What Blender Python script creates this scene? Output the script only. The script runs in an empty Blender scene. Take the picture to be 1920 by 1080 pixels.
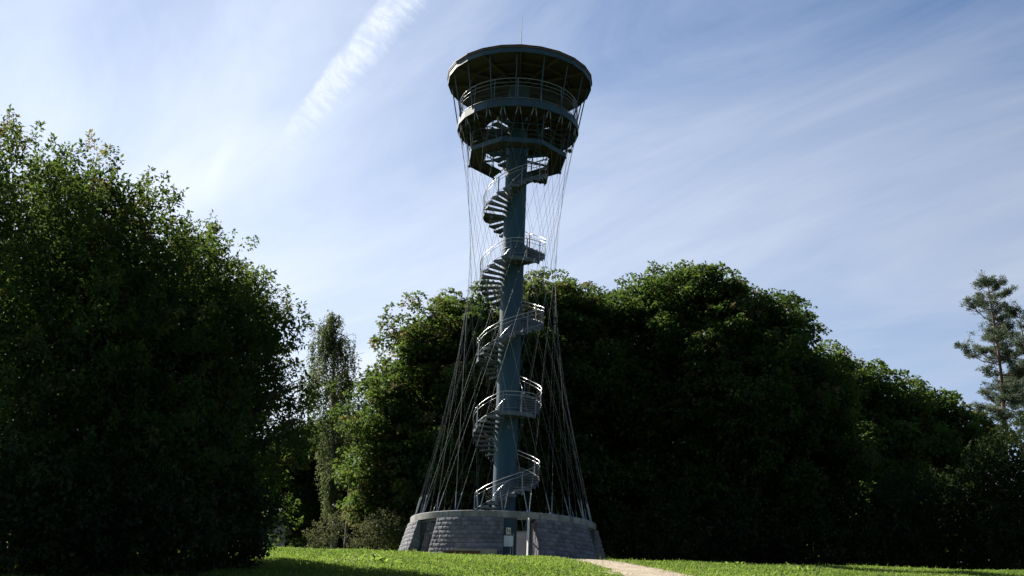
import bpy, math, random
import numpy as np
from mathutils import Matrix, Vector

random.seed(7)
RNG = np.random.default_rng(11)
PI = math.pi
R = math.radians
S = bpy.context.scene
C = S.collection

# ------------------------------------------------------------------ camera
EYE = (0.0, -60.0, -4.478)
cam_d = bpy.data.cameras.new('camera')
cam_d.sensor_width = 36.0
cam_d.lens = 40.57
cam_d.clip_start = 0.1
cam_d.clip_end = 3000
cam = bpy.data.objects.new('camera', cam_d)
C.objects.link(cam)
PITCH, ROLL = 0.3144, 0.0375
r0 = Vector((1, 0, 0)); u0 = Vector((0, -math.sin(PITCH), math.cos(PITCH)))
fw = Vector((0, math.cos(PITCH), math.sin(PITCH)))
rt = r0 * math.cos(ROLL) + u0 * math.sin(ROLL)
up = -r0 * math.sin(ROLL) + u0 * math.cos(ROLL)
m = Matrix((rt, up, -fw)).transposed().to_4x4()
m.translation = Vector(EYE)
cam.matrix_world = m
S.camera = cam

# ------------------------------------------------------------------ sun, sky, exposure
SUN_AZ = R(47)          # degrees to the left of the view direction (+Y), behind the tower
SUN_EL = R(38)
sd = Vector((-math.sin(SUN_AZ) * math.cos(SUN_EL), math.cos(SUN_AZ) * math.cos(SUN_EL), math.sin(SUN_EL)))
sun_d = bpy.data.lights.new('sun', 'SUN')
sun_d.energy = 5.0
sun_d.angle = R(0.53)
sun_d.color = (1.0, 0.94, 0.84)
sun = bpy.data.objects.new('sun', sun_d)
sun.rotation_euler = sd.to_track_quat('Z', 'Y').to_euler()
sun.location = (-40, 40, 60)
C.objects.link(sun)

S.view_settings.view_transform = 'Standard'
S.view_settings.look = 'None'
S.view_settings.gamma = 1.0
S.view_settings.exposure = 1.5
S.view_settings.use_curve_mapping = False
S.cycles.max_bounces = 6
S.cycles.diffuse_bounces = 3
S.cycles.transmission_bounces = 4
S.cycles.sample_clamp_indirect = 6


class NT:
    """small helper to wire shader nodes"""
    def __init__(s, tree):
        s.t = tree; s.n = tree.nodes; s.l = tree.links
    def node(s, kind, **kw):
        n = s.n.new(kind)
        for k, v in kw.items(): setattr(n, k, v)
        return n
    def put(s, sock, v):
        if v is None: return
        if hasattr(v, 'is_output') or isinstance(v, bpy.types.NodeSocket): s.l.new(v, sock)
        else: sock.default_value = v
    def math(s, op, a, b=None, c=None, clamp=False):
        n = s.node('ShaderNodeMath', operation=op, use_clamp=clamp)
        s.put(n.inputs[0], a); s.put(n.inputs[1], b); s.put(n.inputs[2], c)
        return n.outputs[0]
    def ramp(s, v, a, b, lo=0.0, hi=1.0, smooth=True):
        n = s.node('ShaderNodeMapRange', interpolation_type='SMOOTHSTEP' if smooth else 'LINEAR')
        n.clamp = True
        s.put(n.inputs[0], v); s.put(n.inputs[1], a); s.put(n.inputs[2], b); s.put(n.inputs[3], lo); s.put(n.inputs[4], hi)
        return n.outputs[0]
    def mix(s, f, a, b):
        n = s.node('ShaderNodeMix', data_type='RGBA')
        s.put(n.inputs[0], f); s.put(n.inputs[6], a); s.put(n.inputs[7], b)
        return n.outputs[2]
    def noise(s, vec, scale, detail=4, rough=0.55, dist=0.0):
        n = s.node('ShaderNodeTexNoise')
        s.put(n.inputs['Vector'], vec); n.inputs['Scale'].default_value = scale
        n.inputs['Detail'].default_value = detail; n.inputs['Roughness'].default_value = rough
        n.inputs['Distortion'].default_value = dist
        return n.outputs['Fac']
    def dot(s, a, b):
        n = s.node('ShaderNodeVectorMath', operation='DOT_PRODUCT')
        s.put(n.inputs[0], a); s.put(n.inputs[1], b)
        return n.outputs['Value']
    def comb(s, x, y, z=0.0):
        n = s.node('ShaderNodeCombineXYZ')
        s.put(n.inputs[0], x); s.put(n.inputs[1], y); s.put(n.inputs[2], z)
        return n.outputs[0]


world = bpy.data.worlds.new('World')
S.world = world
world.use_nodes = True
W = NT(world.node_tree)
W.n.clear()
SKY_STRENGTH = 0.05
sky = W.node('ShaderNodeTexSky', sky_type='NISHITA')
sky.sun_disc = False
sky.sun_elevation = SUN_EL
sky.sun_rotation = -SUN_AZ
sky.altitude = 100
sky.air_density = 0.85
sky.dust_density = 0.4
sky.ozone_density = 3.0
tc = W.node('ShaderNodeTexCoord')
dirv = tc.outputs['Generated']
sep = W.node('ShaderNodeSeparateXYZ'); W.put(sep.inputs[0], dirv)
zz = W.math('ADD', W.math('MAXIMUM', sep.outputs[2], 0.0), 0.32)
cu = W.math('DIVIDE', sep.outputs[0], zz)
cv = W.math('DIVIDE', sep.outputs[1], zz)
plane = W.comb(cu, cv, 0.0)
mp = W.node('ShaderNodeMapping', vector_type='TEXTURE'); W.put(mp.inputs[0], plane)
mp.inputs['Location'].default_value = (-1.1, 1.6, 0); mp.inputs['Rotation'].default_value = (0, 0, R(128)); mp.inputs['Scale'].default_value = (2.4, 0.6, 1)
streak = W.noise(mp.outputs[0], 0.75, 7, 0.56, 0.8)
mp2 = W.node('ShaderNodeMapping'); W.put(mp2.inputs[0], plane)
mp2.inputs['Location'].default_value = (3.1, 1.7, 0); mp2.inputs['Rotation'].default_value = (0, 0, R(12)); mp2.inputs['Scale'].default_value = (0.8, 0.9, 1)
veil = W.noise(mp2.outputs[0], 0.55, 5, 0.5, 0.4)
tosun = W.dot(dirv, tuple(sd))
west = W.ramp(tosun, 0.58, 0.93)                 # cirrus veil thickens towards the sun side
low = W.ramp(sep.outputs[2], 0.55, 0.26)         # and towards the horizon
mp3 = W.node('ShaderNodeMapping', vector_type='TEXTURE'); W.put(mp3.inputs[0], plane)
mp3.inputs['Location'].default_value = (7.3, 2.9, 0); mp3.inputs['Rotation'].default_value = (0, 0, R(140)); mp3.inputs['Scale'].default_value = (2.0, 0.7, 1)
fine = W.noise(mp3.outputs[0], 2.3, 7, 0.62, 1.1)
fac = W.math('ADD', W.math('MULTIPLY', W.ramp(veil, 0.36, 0.64), 0.50), W.math('MULTIPLY', W.ramp(streak, 0.36, 0.70), 0.42))
fac = W.math('ADD', fac, W.math('MULTIPLY', W.math('SUBTRACT', fine, 0.5), 0.75))
fac = W.math('ADD', fac, W.math('MULTIPLY', west, 0.46))
fac = W.math('ADD', fac, W.math('MULTIPLY', low, 0.43))
fac = W.math('SUBTRACT', fac, 0.39, clamp=True)
fac = W.math('MINIMUM', fac, 0.92)
# condensation trail: a band along a great circle, feathered on one side
CSIGN = -1.0
CONTRAIL = ((-0.0985, 0.8409, 0.5321), (-0.1980, 0.8896, 0.4116))
a_, b_ = Vector(CONTRAIL[0]).normalized(), Vector(CONTRAIL[1]).normalized()
nrm = a_.cross(b_).normalized()
along = (b_ - a_).normalized()
t_ = W.dot(dirv, tuple(nrm))
s_ = W.math('SUBTRACT', W.dot(dirv, tuple(along)), a_.dot(along))
rib = W.noise(W.comb(W.math('MULTIPLY', s_, 170.0), W.math('MULTIPLY', t_, 22.0), 0.0), 1.0, 3, 0.6, 0.5)
wisp = W.noise(W.comb(W.math('MULTIPLY', s_, 26.0), W.math('MULTIPLY', t_, 60.0), 4.0), 1.0, 4, 0.6, 0.3)
puff = W.noise(W.comb(W.math('MULTIPLY', s_, 130.0), W.math('MULTIPLY', t_, 60.0), 2.0), 1.0, 6, 0.72, 0.8)
taper = W.ramp(s_, 0.22, 0.05, 0.55, 1.22, False)
tt = W.math('ADD', W.math('ADD', W.math('MULTIPLY', t_, CSIGN), W.math('MULTIPLY', W.math('SUBTRACT', wisp, 0.5), 0.010)), 0.0)
tn = W.math('DIVIDE', tt, taper)
# crisp on the upper side, drawn out into ribs on the lower side
fringe = W.math('ADD', 0.0140, W.math('MULTIPLY', W.math('SUBTRACT', rib, 0.5), 0.020))
band = W.math('MULTIPLY', W.ramp(tn, -0.0115, -0.0045), W.ramp(W.math('SUBTRACT', tn, fringe), 0.006, -0.012))
ends = W.ramp(s_, 0.205, 0.095)
trail = W.math('MULTIPLY', W.math('MULTIPLY', band, ends), W.ramp(puff, 0.25, 0.70, 0.30, 1.0))
# a second, older and fainter trail remnant
c_, d_ = Vector((-0.2380, 0.8800, 0.4110)).normalized(), Vector((-0.2640, 0.8990, 0.3480)).normalized()
n2 = c_.cross(d_).normalized(); al2 = (d_ - c_).normalized()
t2 = W.math('ABSOLUTE', W.math('ADD', W.dot(dirv, tuple(n2)), W.math('MULTIPLY', W.math('SUBTRACT', wisp, 0.5), 0.016)))
s2 = W.math('SUBTRACT', W.dot(dirv, tuple(al2)), c_.dot(al2))
old = W.math('MULTIPLY', W.math('MULTIPLY', W.ramp(t2, 0.011, 0.001), W.math('MULTIPLY', W.ramp(s2, -0.01, 0.02), W.ramp(s2, 0.075, 0.03))), W.ramp(puff, 0.2, 0.7, 0.2, 1.0))
fac = W.math('SUBTRACT', 1.0, W.math('MULTIPLY', W.math('SUBTRACT', 1.0, fac), W.math('SUBTRACT', 1.0, W.math('MULTIPLY', trail, 0.60))))
fac = W.math('ADD', fac, W.math('MULTIPLY', old, 0.08), clamp=True)
# thin cirrus scatters forward: brightest towards the sun, dimmest opposite to it
bright = W.math('ADD', W.math('MULTIPLY', trail, 0.4), W.math('ADD', W.math('MULTIPLY', W.ramp(tosun, -0.2, 1.0, 0, 1, False), 8.0), 1.8))
tint = W.node('ShaderNodeMix', data_type='RGBA', blend_type='MULTIPLY')
tint.inputs[0].default_value = 1.0
W.put(tint.inputs[6], (0.86, 0.91, 1.0, 1)); W.put(tint.inputs[7], W.comb(bright, bright, bright))
final = W.mix(fac, sky.outputs[0], tint.outputs[2])
bg = W.node('ShaderNodeBackground'); W.put(bg.inputs[0], final); bg.inputs[1].default_value = SKY_STRENGTH
wo = W.node('ShaderNodeOutputWorld'); W.l.new(bg.outputs[0], wo.inputs[0])


# ------------------------------------------------------------------ materials
def material(name, col, rough=0.7, var=0.25, scale=3.0, tone=0.22, stain=0.0, metal=0.0, bump=0.0, bscale=20.0, detail=5, spec=0.35, col2=None, stretch=None):
    mt = bpy.data.materials.new(name); mt.use_nodes = True
    N = NT(mt.node_tree); N.n.clear()
    tc = N.node('ShaderNodeTexCoord')
    vec = tc.outputs['Object']
    if stretch:
        mpn = N.node('ShaderNodeMapping'); N.put(mpn.inputs[0], vec); mpn.inputs['Scale'].default_value = stretch; vec = mpn.outputs[0]
    oi = N.node('ShaderNodeObjectInfo')
    nz = N.noise(vec, scale, detail, 0.62)
    f = N.ramp(nz, 0.3, 0.7)
    c2 = col2 or tuple(c * (1 - var) for c in col)
    base = N.mix(f, (*col, 1), (*c2, 1))
    hs = N.node('ShaderNodeHueSaturation'); N.put(hs.inputs['Color'], base)
    N.put(hs.inputs['Value'], N.math('ADD', N.math('MULTIPLY', oi.outputs['Random'], tone), 1.0 - tone / 2))
    p = N.node('ShaderNodeBsdfPrincipled')
    if stain:       # run-off streaks and damp patches fixed to the surface
        geo = N.node('ShaderNodeNewGeometry'); ms = N.node('ShaderNodeMapping'); N.put(ms.inputs[0], geo.outputs['Position']); ms.inputs['Scale'].default_value = (2.2, 2.2, 0.35)
        sf = N.ramp(N.noise(ms.outputs[0], 1.3, 6, 0.65, 0.5), 0.50, 0.72, 0.0, stain)
        hs = type('o', (), {'outputs': [N.mix(sf, hs.outputs[0], (0.045, 0.045, 0.042, 1))]})
    N.l.new(hs.outputs[0], p.inputs['Base Color'])
    N.put(p.inputs['Roughness'], N.math('ADD', N.math('MULTIPLY', nz, 0.2), rough - 0.1))
    p.inputs['Metallic'].default_value = metal
    p.inputs['Specular IOR Level'].default_value = spec
    if bump:
        b = N.node('ShaderNodeBump'); b.inputs['Strength'].default_value = bump; b.inputs['Distance'].default_value = 0.03
        N.put(b.inputs['Height'], N.noise(vec, bscale, 6, 0.65)); N.l.new(b.outputs[0], p.inputs['Normal'])
    o = N.node('ShaderNodeOutputMaterial'); N.l.new(p.outputs[0], o.inputs[0])
    return mt


def leaf_material(name, c_lo, c_hi, trans=0.4, c_odd=None, gloss=0.010):
    mt = bpy.data.materials.new(name); mt.use_nodes = True
    N = NT(mt.node_tree); N.n.clear()
    at = N.node('ShaderNodeAttribute', attribute_name='tint')
    col = N.mix(at.outputs['Fac'], (*c_lo, 1), (*c_hi, 1))
    if c_odd:
        at2 = N.node('ShaderNodeAttribute', attribute_name='odd')
        col = N.mix(at2.outputs['Fac'], col, (*c_odd, 1))
    d = N.node('ShaderNodeBsdfDiffuse'); N.put(d.inputs[0], col)
    hs = N.node('ShaderNodeHueSaturation'); N.put(hs.inputs['Color'], col)
    hs.inputs['Hue'].default_value = 0.485; hs.inputs['Saturation'].default_value = 1.03; hs.inputs['Value'].default_value = 2.4
    t = N.node('ShaderNodeBsdfTranslucent'); N.l.new(hs.outputs[0], t.inputs[0])
    mx = N.node('ShaderNodeMixShader'); mx.inputs[0].default_value = trans
    N.l.new(d.outputs[0], mx.inputs[1]); N.l.new(t.outputs[0], mx.inputs[2])
    g = N.node('ShaderNodeBsdfGlossy'); g.inputs['Roughness'].default_value = 0.5; g.inputs[0].default_value = (0.9, 0.95, 1, 1)
    mx2 = N.node('ShaderNodeMixShader'); mx2.inputs[0].default_value = gloss
    N.l.new(mx.outputs[0], mx2.inputs[1]); N.l.new(g.outputs[0], mx2.inputs[2])
    o = N.node('ShaderNodeOutputMaterial'); N.l.new(mx2.outputs[0], o.inputs[0])
    return mt


M = {}
M['paint'] = material('blue_grey_paint', (0.019, 0.053, 0.084), 0.6, 0.3, 1.2, bump=0.05, bscale=40, stretch=(1, 1, 0.12), spec=0.22, stain=0.30)
M['paint2'] = material('blue_grey_fascia_paint', (0.020, 0.049, 0.076), 0.55, 0.25, 1.2, spec=0.25)
M['galv'] = material('galvanised_steel', (0.15, 0.175, 0.205), 0.42, 0.3, 8, metal=0.35)
M['steel'] = material('stainless_steel', (0.45, 0.45, 0.45), 0.34, 0.15, 10, metal=0.9)
M['wire'] = material('steel_cable', (0.095, 0.103, 0.116), 0.6, 0.25, 12, metal=0.0)
M['tread'] = material('grey_steel_tread', (0.085, 0.100, 0.115), 0.5, 0.3, 6, metal=0.2)
M['blueclip'] = material('blue_painted_steel', (0.05, 0.12, 0.25), 0.5, 0.2, 6)
M['soffit'] = material('dark_brown_timber_lining', (0.030, 0.025, 0.020), 0.75, 0.35, 2.5, bump=0.2, bscale=14)
M['beam'] = material('brown_timber_beam', (0.046, 0.040, 0.032), 0.75, 0.3, 3)
M['roofing'] = material('dark_roof_sheet', (0.035, 0.03, 0.032), 0.6, 0.3, 2)
M['drip'] = material('rust_brown_drip_edge', (0.105, 0.062, 0.045), 0.6, 0.35, 2)
M['concrete'] = material('weathered_concrete', (0.26, 0.255, 0.245), 0.85, 0.42, 1.4, stain=0.75, bump=0.25, bscale=25)
M['stone'] = material('split_face_grey_block', (0.150, 0.150, 0.172), 0.9, 0.3, 7, tone=0.5, stain=0.55, bump=0.6, bscale=30)
M['mortar'] = material('grey_mortar', (0.085, 0.085, 0.092), 0.95, 0.3, 6, bump=0.3)
M['gate'] = material('dark_green_blue_gate_paint', (0.022, 0.036, 0.04), 0.5, 0.25, 4)
M['gatelit'] = material('sunlit_gate_edge', (0.72, 0.72, 0.70), 0.5, 0.12, 6)  # sun on the open leaf's edge put into its colour as white
M['brownpost'] = material('brown_weathered_post', (0.13, 0.10, 0.08), 0.8, 0.3, 6)
M['rust'] = material('rusty_brown_board', (0.13, 0.05, 0.028), 0.8, 0.35, 5, bump=0.2)
M['sandstone'] = material('beige_concrete', (0.33, 0.30, 0.23), 0.9, 0.3, 5, bump=0.3)
M['grey'] = material('pale_grey_sheet', (0.34, 0.36, 0.40), 0.55, 0.15, 3)
M['notice'] = material('notice_sheet', (0.55, 0.57, 0.60), 0.45, 0.06, 2)
M['picto'] = material('pale_yellow_sign_sheet', (0.62, 0.63, 0.50), 0.45, 0.08, 3)
M['ink'] = material('black_ink', (0.012, 0.012, 0.014), 0.6, 0.1, 3)
M['white'] = material('white_stone', (0.72, 0.71, 0.68), 0.8, 0.15, 6)
M['black'] = material('black_plastic', (0.015, 0.015, 0.017), 0.5, 0.1, 3)
M['bark'] = material('grey_brown_bark', (0.042, 0.035, 0.028), 0.95, 0.45, 3, bump=0.8, bscale=12, stretch=(1, 1, 0.2))
M['barkbirch'] = material('birch_bark', (0.15, 0.145, 0.135), 0.9, 0.3, 2.5, bump=0.4, bscale=10, col2=(0.05, 0.045, 0.04))
M['barkpine'] = material('pine_bark', (0.115, 0.068, 0.046), 0.95, 0.45, 2.5, bump=0.8, bscale=9, stretch=(1, 1, 0.3))
M['pale_wall'] = material('pale_shed_boards', (0.30, 0.305, 0.31), 0.85, 0.2, 2)
M['shed_roof'] = material('dark_shed_roof', (0.03, 0.032, 0.04), 0.7, 0.2, 2)
M['glass'] = material('dark_window_glass', (0.02, 0.025, 0.03), 0.12, 0.1, 2, spec=0.6)
L_NEAR = leaf_material('leaf_near_tree', (0.016, 0.032, 0.007), (0.046, 0.072, 0.014), 0.48, (0.10, 0.085, 0.03))
L_MAPLE = leaf_material('leaf_maple', (0.016, 0.033, 0.008), (0.046, 0.075, 0.014), 0.47, (0.080, 0.058, 0.024))
L_DARK = leaf_material('leaf_shrub_and_shade', (0.010, 0.019, 0.006), (0.022, 0.033, 0.009), 0.3, gloss=0.01)  # dark shrub leaves; on the background trees it paints in shade
L_BIRCH = leaf_material('leaf_birch', (0.030, 0.044, 0.017), (0.066, 0.080, 0.032), 0.42, (0.11, 0.10, 0.05))
L_PINE = leaf_material('leaf_pine_needle', (0.045, 0.064, 0.042), (0.085, 0.108, 0.066), 0.2)
L_OLIVE = leaf_material('leaf_olive_shrub', (0.030, 0.036, 0.014), (0.070, 0.074, 0.034), 0.35)
L_WEED = leaf_material('leaf_lawn_weed', (0.055, 0.10, 0.02), (0.12, 0.18, 0.035), 0.45)
L_GRASS = leaf_material('grass_blade', (0.040, 0.080, 0.012), (0.095, 0.150, 0.028), 0.45, (0.16, 0.14, 0.06), gloss=0.008)


# ------------------------------------------------------------------ mesh helpers
class MB:
    """collects shapes, then links them as ONE mesh object"""
    def __init__(s): s.v = []; s.f = []
    def add(s, vs, fs):
        o = len(s.v); s.v.extend(tuple(v) for v in vs); s.f.extend(tuple(i + o for i in f) for f in fs); return s
    def box(s, c, size, rz=0.0, mat=None):
        x, y, z = (d / 2 for d in size)
        vs = [Vector((a * x, b * y, e * z)) for a in (-1, 1) for b in (-1, 1) for e in (-1, 1)]
        q = mat or Matrix.Rotation(rz, 4, 'Z')
        vs = [q @ v + Vector(c) for v in vs]
        return s.add(vs, [(0, 1, 3, 2), (4, 6, 7, 5), (0, 4, 5, 1), (2, 3, 7, 6), (0, 2, 6, 4), (1, 5, 7, 3)])
    def tube(s, pts, r, n=6, cap=True):
        pts = [Vector(p) for p in pts]
        rs = r if isinstance(r, (list, tuple)) else [r] * len(pts)
        rings = []
        for i, p in enumerate(pts):
            t = (pts[min(i + 1, len(pts) - 1)] - pts[max(i - 1, 0)]).normalized()
            ref = Vector((0, 0, 1)) if abs(t.z) < 0.9 else Vector((1, 0, 0))
            a = t.cross(ref).normalized(); b = t.cross(a).normalized()
            rings.append([p + (a * math.cos(2 * PI * k / n) + b * math.sin(2 * PI * k / n)) * rs[i] for k in range(n)])
        vs = [v for ring in rings for v in ring]; fs = []
        for i in range(len(pts) - 1):
            for k in range(n):
                fs.append((i * n + k, i * n + (k + 1) % n, (i + 1) * n + (k + 1) % n, (i + 1) * n + k))
        if cap:
            fs.append(tuple(range(n))); fs.append(tuple((len(pts) - 1) * n + k for k in range(n)))
        return s.add(vs, fs)
    def sector(s, r1, r2, a1, a2, z1, z2, n=1, zrise=0.0):
        """ring sector solid between radii and angles"""
        vs, fs = [], []
        for i in range(n + 1):
            t = i / n; a = a1 + (a2 - a1) * t; h = zrise * t
            for (r, z) in ((r1, z1), (r2, z1), (r2, z2), (r1, z2)):
                vs.append((r * math.cos(a), r * math.sin(a), z + h))
        for i in range(n):
            for k in range(4):
                fs.append((i * 4 + k, i * 4 + (k + 1) % 4, i * 4 + 4 + (k + 1) % 4, i * 4 + 4 + k))
        fs.append((3, 2, 1, 0)); fs.append(tuple(n * 4 + k for k in range(4)))
        return s.add(vs, fs)
    def lathe(s, prof, n=24, ph=0.0, close=False):
        k = len(prof); vs = []; fs = []
        for i in range(n):
            a = ph + 2 * PI * i / n
            vs += [(r * math.cos(a), r * math.sin(a), z) for r, z in prof]
        for i in range(n):
            j = (i + 1) % n
            for q in range(k if close else k - 1):
                w = (q + 1) % k
                fs.append((i * k + q, j * k + q, j * k + w, i * k + w))
        return s.add(vs, fs)
    def build(s, name, mat, parent=None, smooth=False):
        me = bpy.data.meshes.new(name); me.from_pydata(s.v, [], s.f); me.validate(); me.update()
        if smooth: me.polygons.foreach_set('use_smooth', [True] * len(me.polygons))
        me.materials.append(mat)
        return link(name, me, parent)


def link(name, me, parent=None, loc=None, rot=None, scale=None):
    o = bpy.data.objects.new(name, me); C.objects.link(o)
    if parent is not None: o.parent = parent
    if loc is not None: o.location = loc
    if rot is not None: o.rotation_euler = rot
    if scale is not None: o.scale = scale
    return o


def tag(o, label=None, cat=None, group=None, kind=None):
    if label: o['label'] = label
    if cat: o['category'] = cat
    if group: o['group'] = group
    if kind: o['kind'] = kind
    return o


def empty(name, loc, label, cat, group=None, rz=0.0):
    o = bpy.data.objects.new(name, None); C.objects.link(o)
    o.location = loc; o.rotation_euler = (0, 0, rz); o.empty_display_size = 0.3
    return tag(o, label, cat, group)


def pol(r, a, z=0.0):
    return Vector((r * math.cos(a), r * math.sin(a), z))


# ------------------------------------------------------------------ ground
def softplus(t): return np.log1p(np.exp(-np.abs(t))) + np.maximum(t, 0)


def ground_np(x, y):
    d = y + 60.0
    z = 0.10 - 0.12 * 2.0 * softplus((52.0 - d) / 2.0)
    z = z + 0.013 * 4 * softplus((x - 9.0) / 4) - 0.013 * 4 * softplus((x - 45.0) / 4)
    z = z + 0.030 * np.sin(x * 0.9 + 1.3 * np.sin(y * 0.31)) * np.sin(y * 0.57 + 0.7) + 0.018 * np.sin(x * 2.3 + y * 0.9) 
    far = np.maximum(y - 60, 0); z = z - 0.02 * far
    near = np.maximum(-62.0 - y, 0); z = z + 0.10 * near
    return z


def ground(x, y): return float(ground_np(np.float64(x), np.float64(y)))


def path_center(y):
    """x of the middle of the sandy path at a given y, and its half width"""
    y = np.asarray(y, float)
    xc = 4.25 - 0.085 * np.minimum(y + 17.0, 0) - 0.11 * np.maximum(y + 17.0, 0)
    hw = 1.28 + 0.012 * np.abs(y + 17.0) + 0.08 * np.sin(y * 0.5)
    return xc, hw


def grid_sheet(name, xs, ys, zf, mat, kind='structure', label=None, cat=None):
    X, Y = np.meshgrid(xs, ys)
    Z = zf(X, Y)
    nx, ny = len(xs), len(ys)
    co = np.stack([X, Y, Z], -1).reshape(-1, 3)
    i = np.arange((nx - 1) * (ny - 1)); r_, c_ = i // (nx - 1), i % (nx - 1)
    a = r_ * nx + c_
    fs = np.stack([a, a + 1, a + 1 + nx, a + nx], 1)
    me = mesh_np(name, co, fs)
    me.polygons.foreach_set('use_smooth', [True] * len(me.polygons))
    me.materials.append(mat)
    o = link(name, me); tag(o, label, cat, None, kind)
    return o


def mesh_np(name, co, fs):
    me = bpy.data.meshes.new(name)
    k = fs.shape[1]
    me.vertices.add(len(co)); me.vertices.foreach_set('co', np.ascontiguousarray(co, dtype=np.float32).ravel())
    me.loops.add(fs.size); me.loops.foreach_set('vertex_index', np.ascontiguousarray(fs, dtype=np.int32).ravel())
    me.polygons.add(len(fs)); me.polygons.foreach_set('loop_start', np.arange(0, fs.size, k, dtype=np.int32))
    me.update(calc_edges=True)
    return me


def ground_material():
    mt = bpy.data.materials.new('lawn_soil_and_turf'); mt.use_nodes = True
    N = NT(mt.node_tree); N.n.clear()
    g = N.node('ShaderNodeNewGeometry'); pos = g.outputs['Position']
    n1 = N.noise(pos, 0.35, 5, 0.6); n2 = N.noise(pos, 4.0, 6, 0.65)
    c = N.mix(N.ramp(n1, 0.35, 0.68), (0.042, 0.078, 0.014, 1), (0.085, 0.118, 0.028, 1))
    c = N.mix(N.ramp(n2, 0.50, 0.80), c, (0.10, 0.095, 0.04, 1))
    p = N.node('ShaderNodeBsdfPrincipled'); N.l.new(c, p.inputs['Base Color']); p.inputs['Roughness'].default_value = 0.95
    p.inputs['Specular IOR Level'].default_value = 0.15
    b = N.node('ShaderNodeBump'); b.inputs['Strength'].default_value = 0.7; b.inputs['Distance'].default_value = 0.06
    N.put(b.inputs['Height'], N.noise(pos, 9.0, 6, 0.7)); N.l.new(b.outputs[0], p.inputs['Normal'])
    o = N.node('ShaderNodeOutputMaterial'); N.l.new(p.outputs[0], o.inputs[0])
    return mt


def path_material():
    mt = bpy.data.materials.new('trodden_sand_path'); mt.use_nodes = True
    N = NT(mt.node_tree); N.n.clear()
    g = N.node('ShaderNodeNewGeometry'); pos = g.outputs['Position']
    c = N.mix(N.ramp(N.noise(pos, 1.2, 6, 0.6), 0.3, 0.7), (0.325, 0.262, 0.180, 1), (0.215, 0.168, 0.112, 1))
    c = N.mix(N.ramp(N.noise(pos, 9.0, 5, 0.75), 0.56, 0.72), c, (0.16, 0.12, 0.08, 1))
    p = N.node('ShaderNodeBsdfPrincipled'); N.l.new(c, p.inputs['Base Color']); p.inputs['Roughness'].default_value = 0.95
    b = N.node('ShaderNodeBump'); b.inputs['Strength'].default_value = 0.6; b.inputs['Distance'].default_value = 0.03
    N.put(b.inputs['Height'], N.noise(pos, 12.0, 6, 0.7)); N.l.new(b.outputs[0], p.inputs['Normal'])
    o = N.node('ShaderNodeOutputMaterial'); N.l.new(p.outputs[0], o.inputs[0])
    return mt


xs = np.concatenate([np.linspace(-900, -70, 14), np.linspace(-60, 60, 241), np.linspace(70, 900, 14)])
ys = np.concatenate([np.linspace(-300, -75, 10), np.linspace(-70, 30, 251), np.linspace(36, 900, 20)])
grid_sheet('ground', xs, ys, ground_np, ground_material())

# the sandy path, a sheet just above the turf with an uneven edge
py = np.linspace(-52, -6.2, 230)
wob = 0.16 * np.sin(py * 1.9) + 0.10 * np.sin(py * 4.7 + 1) + 0.06 * np.sin(py * 11)
wob2 = 0.15 * np.sin(py * 2.3 + 2) + 0.09 * np.sin(py * 5.9) + 0.06 * np.sin(py * 12.7 + 1)
xc, hw = path_center(py)
cols = np.linspace(-1, 1, 13)
PX = np.stack([np.where(c < 0, xc + c * (hw + wob), xc + c * (hw + wob2)) for c in cols], 1)
PY = np.repeat(py[:, None], 13, 1)
PZ = ground_np(PX, PY) + 0.022 - 0.016 * np.abs(cols)[None, :] ** 3
idx = np.arange(229 * 12); rr_, cc_ = idx // 12, idx % 12
a0 = rr_ * 13 + cc_
me = mesh_np('path', np.stack([PX, PY, PZ], -1).reshape(-1, 3), np.stack([a0, a0 + 1, a0 + 14, a0 + 13], 1))
me.materials.append(path_material())
tag(link('path', me), None, None, None, 'structure')


# loose grit on the path
rgp = np.random.default_rng(4); npb = 5000
gy_ = -34 + 27.5 * rgp.random(npb); gxc, ghw = path_center(gy_)
gx_ = gxc + ghw * np.clip(rgp.normal(size=npb) * 0.6, -1.15, 1.15)
gs = 0.008 + 0.022 * rgp.random(npb) ** 3
gp = np.stack([gx_, gy_, ground_np(gx_, gy_) + 0.018], 1)
oct_ = np.array([(1, 0, 0), (0, 1, 0), (-1, 0, 0), (0, -1, 0), (0, 0, 0.8)])
gv = gp[:, None] + oct_[None] * gs[:, None, None] * (0.7 + 0.6 * rgp.random((npb, 5, 1)))
gf = (np.array([(0, 1, 4), (1, 2, 4), (2, 3, 4), (3, 0, 4)])[None] + 5 * np.arange(npb)[:, None, None]).reshape(-1, 3)
me = mesh_np('gravel', gv.reshape(-1, 3), gf); me.materials.append(material('grit_stone', (0.30, 0.26, 0.20), 0.9, 0.5, 3.0))
tag(link('gravel', me), 'loose grit scattered on the sandy path', 'gravel', None, 'stuff')

# ------------------------------------------------------------------ stone ring base
base = empty('stone_base', (0, 0, 0), 'round battered base wall of rough grey blocks under the tower cables', 'wall building')
GAP_C, GAP_H, SEG = R(-80.5), R(9.2), R(60)      # gate openings every 60 degrees
WALL_TOP, RB = 2.08, lambda z: 5.46 - 0.30 * z
NC = 10
z0w = 0.02
CH = (WALL_TOP - z0w) / NC
BAT = math.atan(0.30)
JOINT = 0.012


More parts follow.
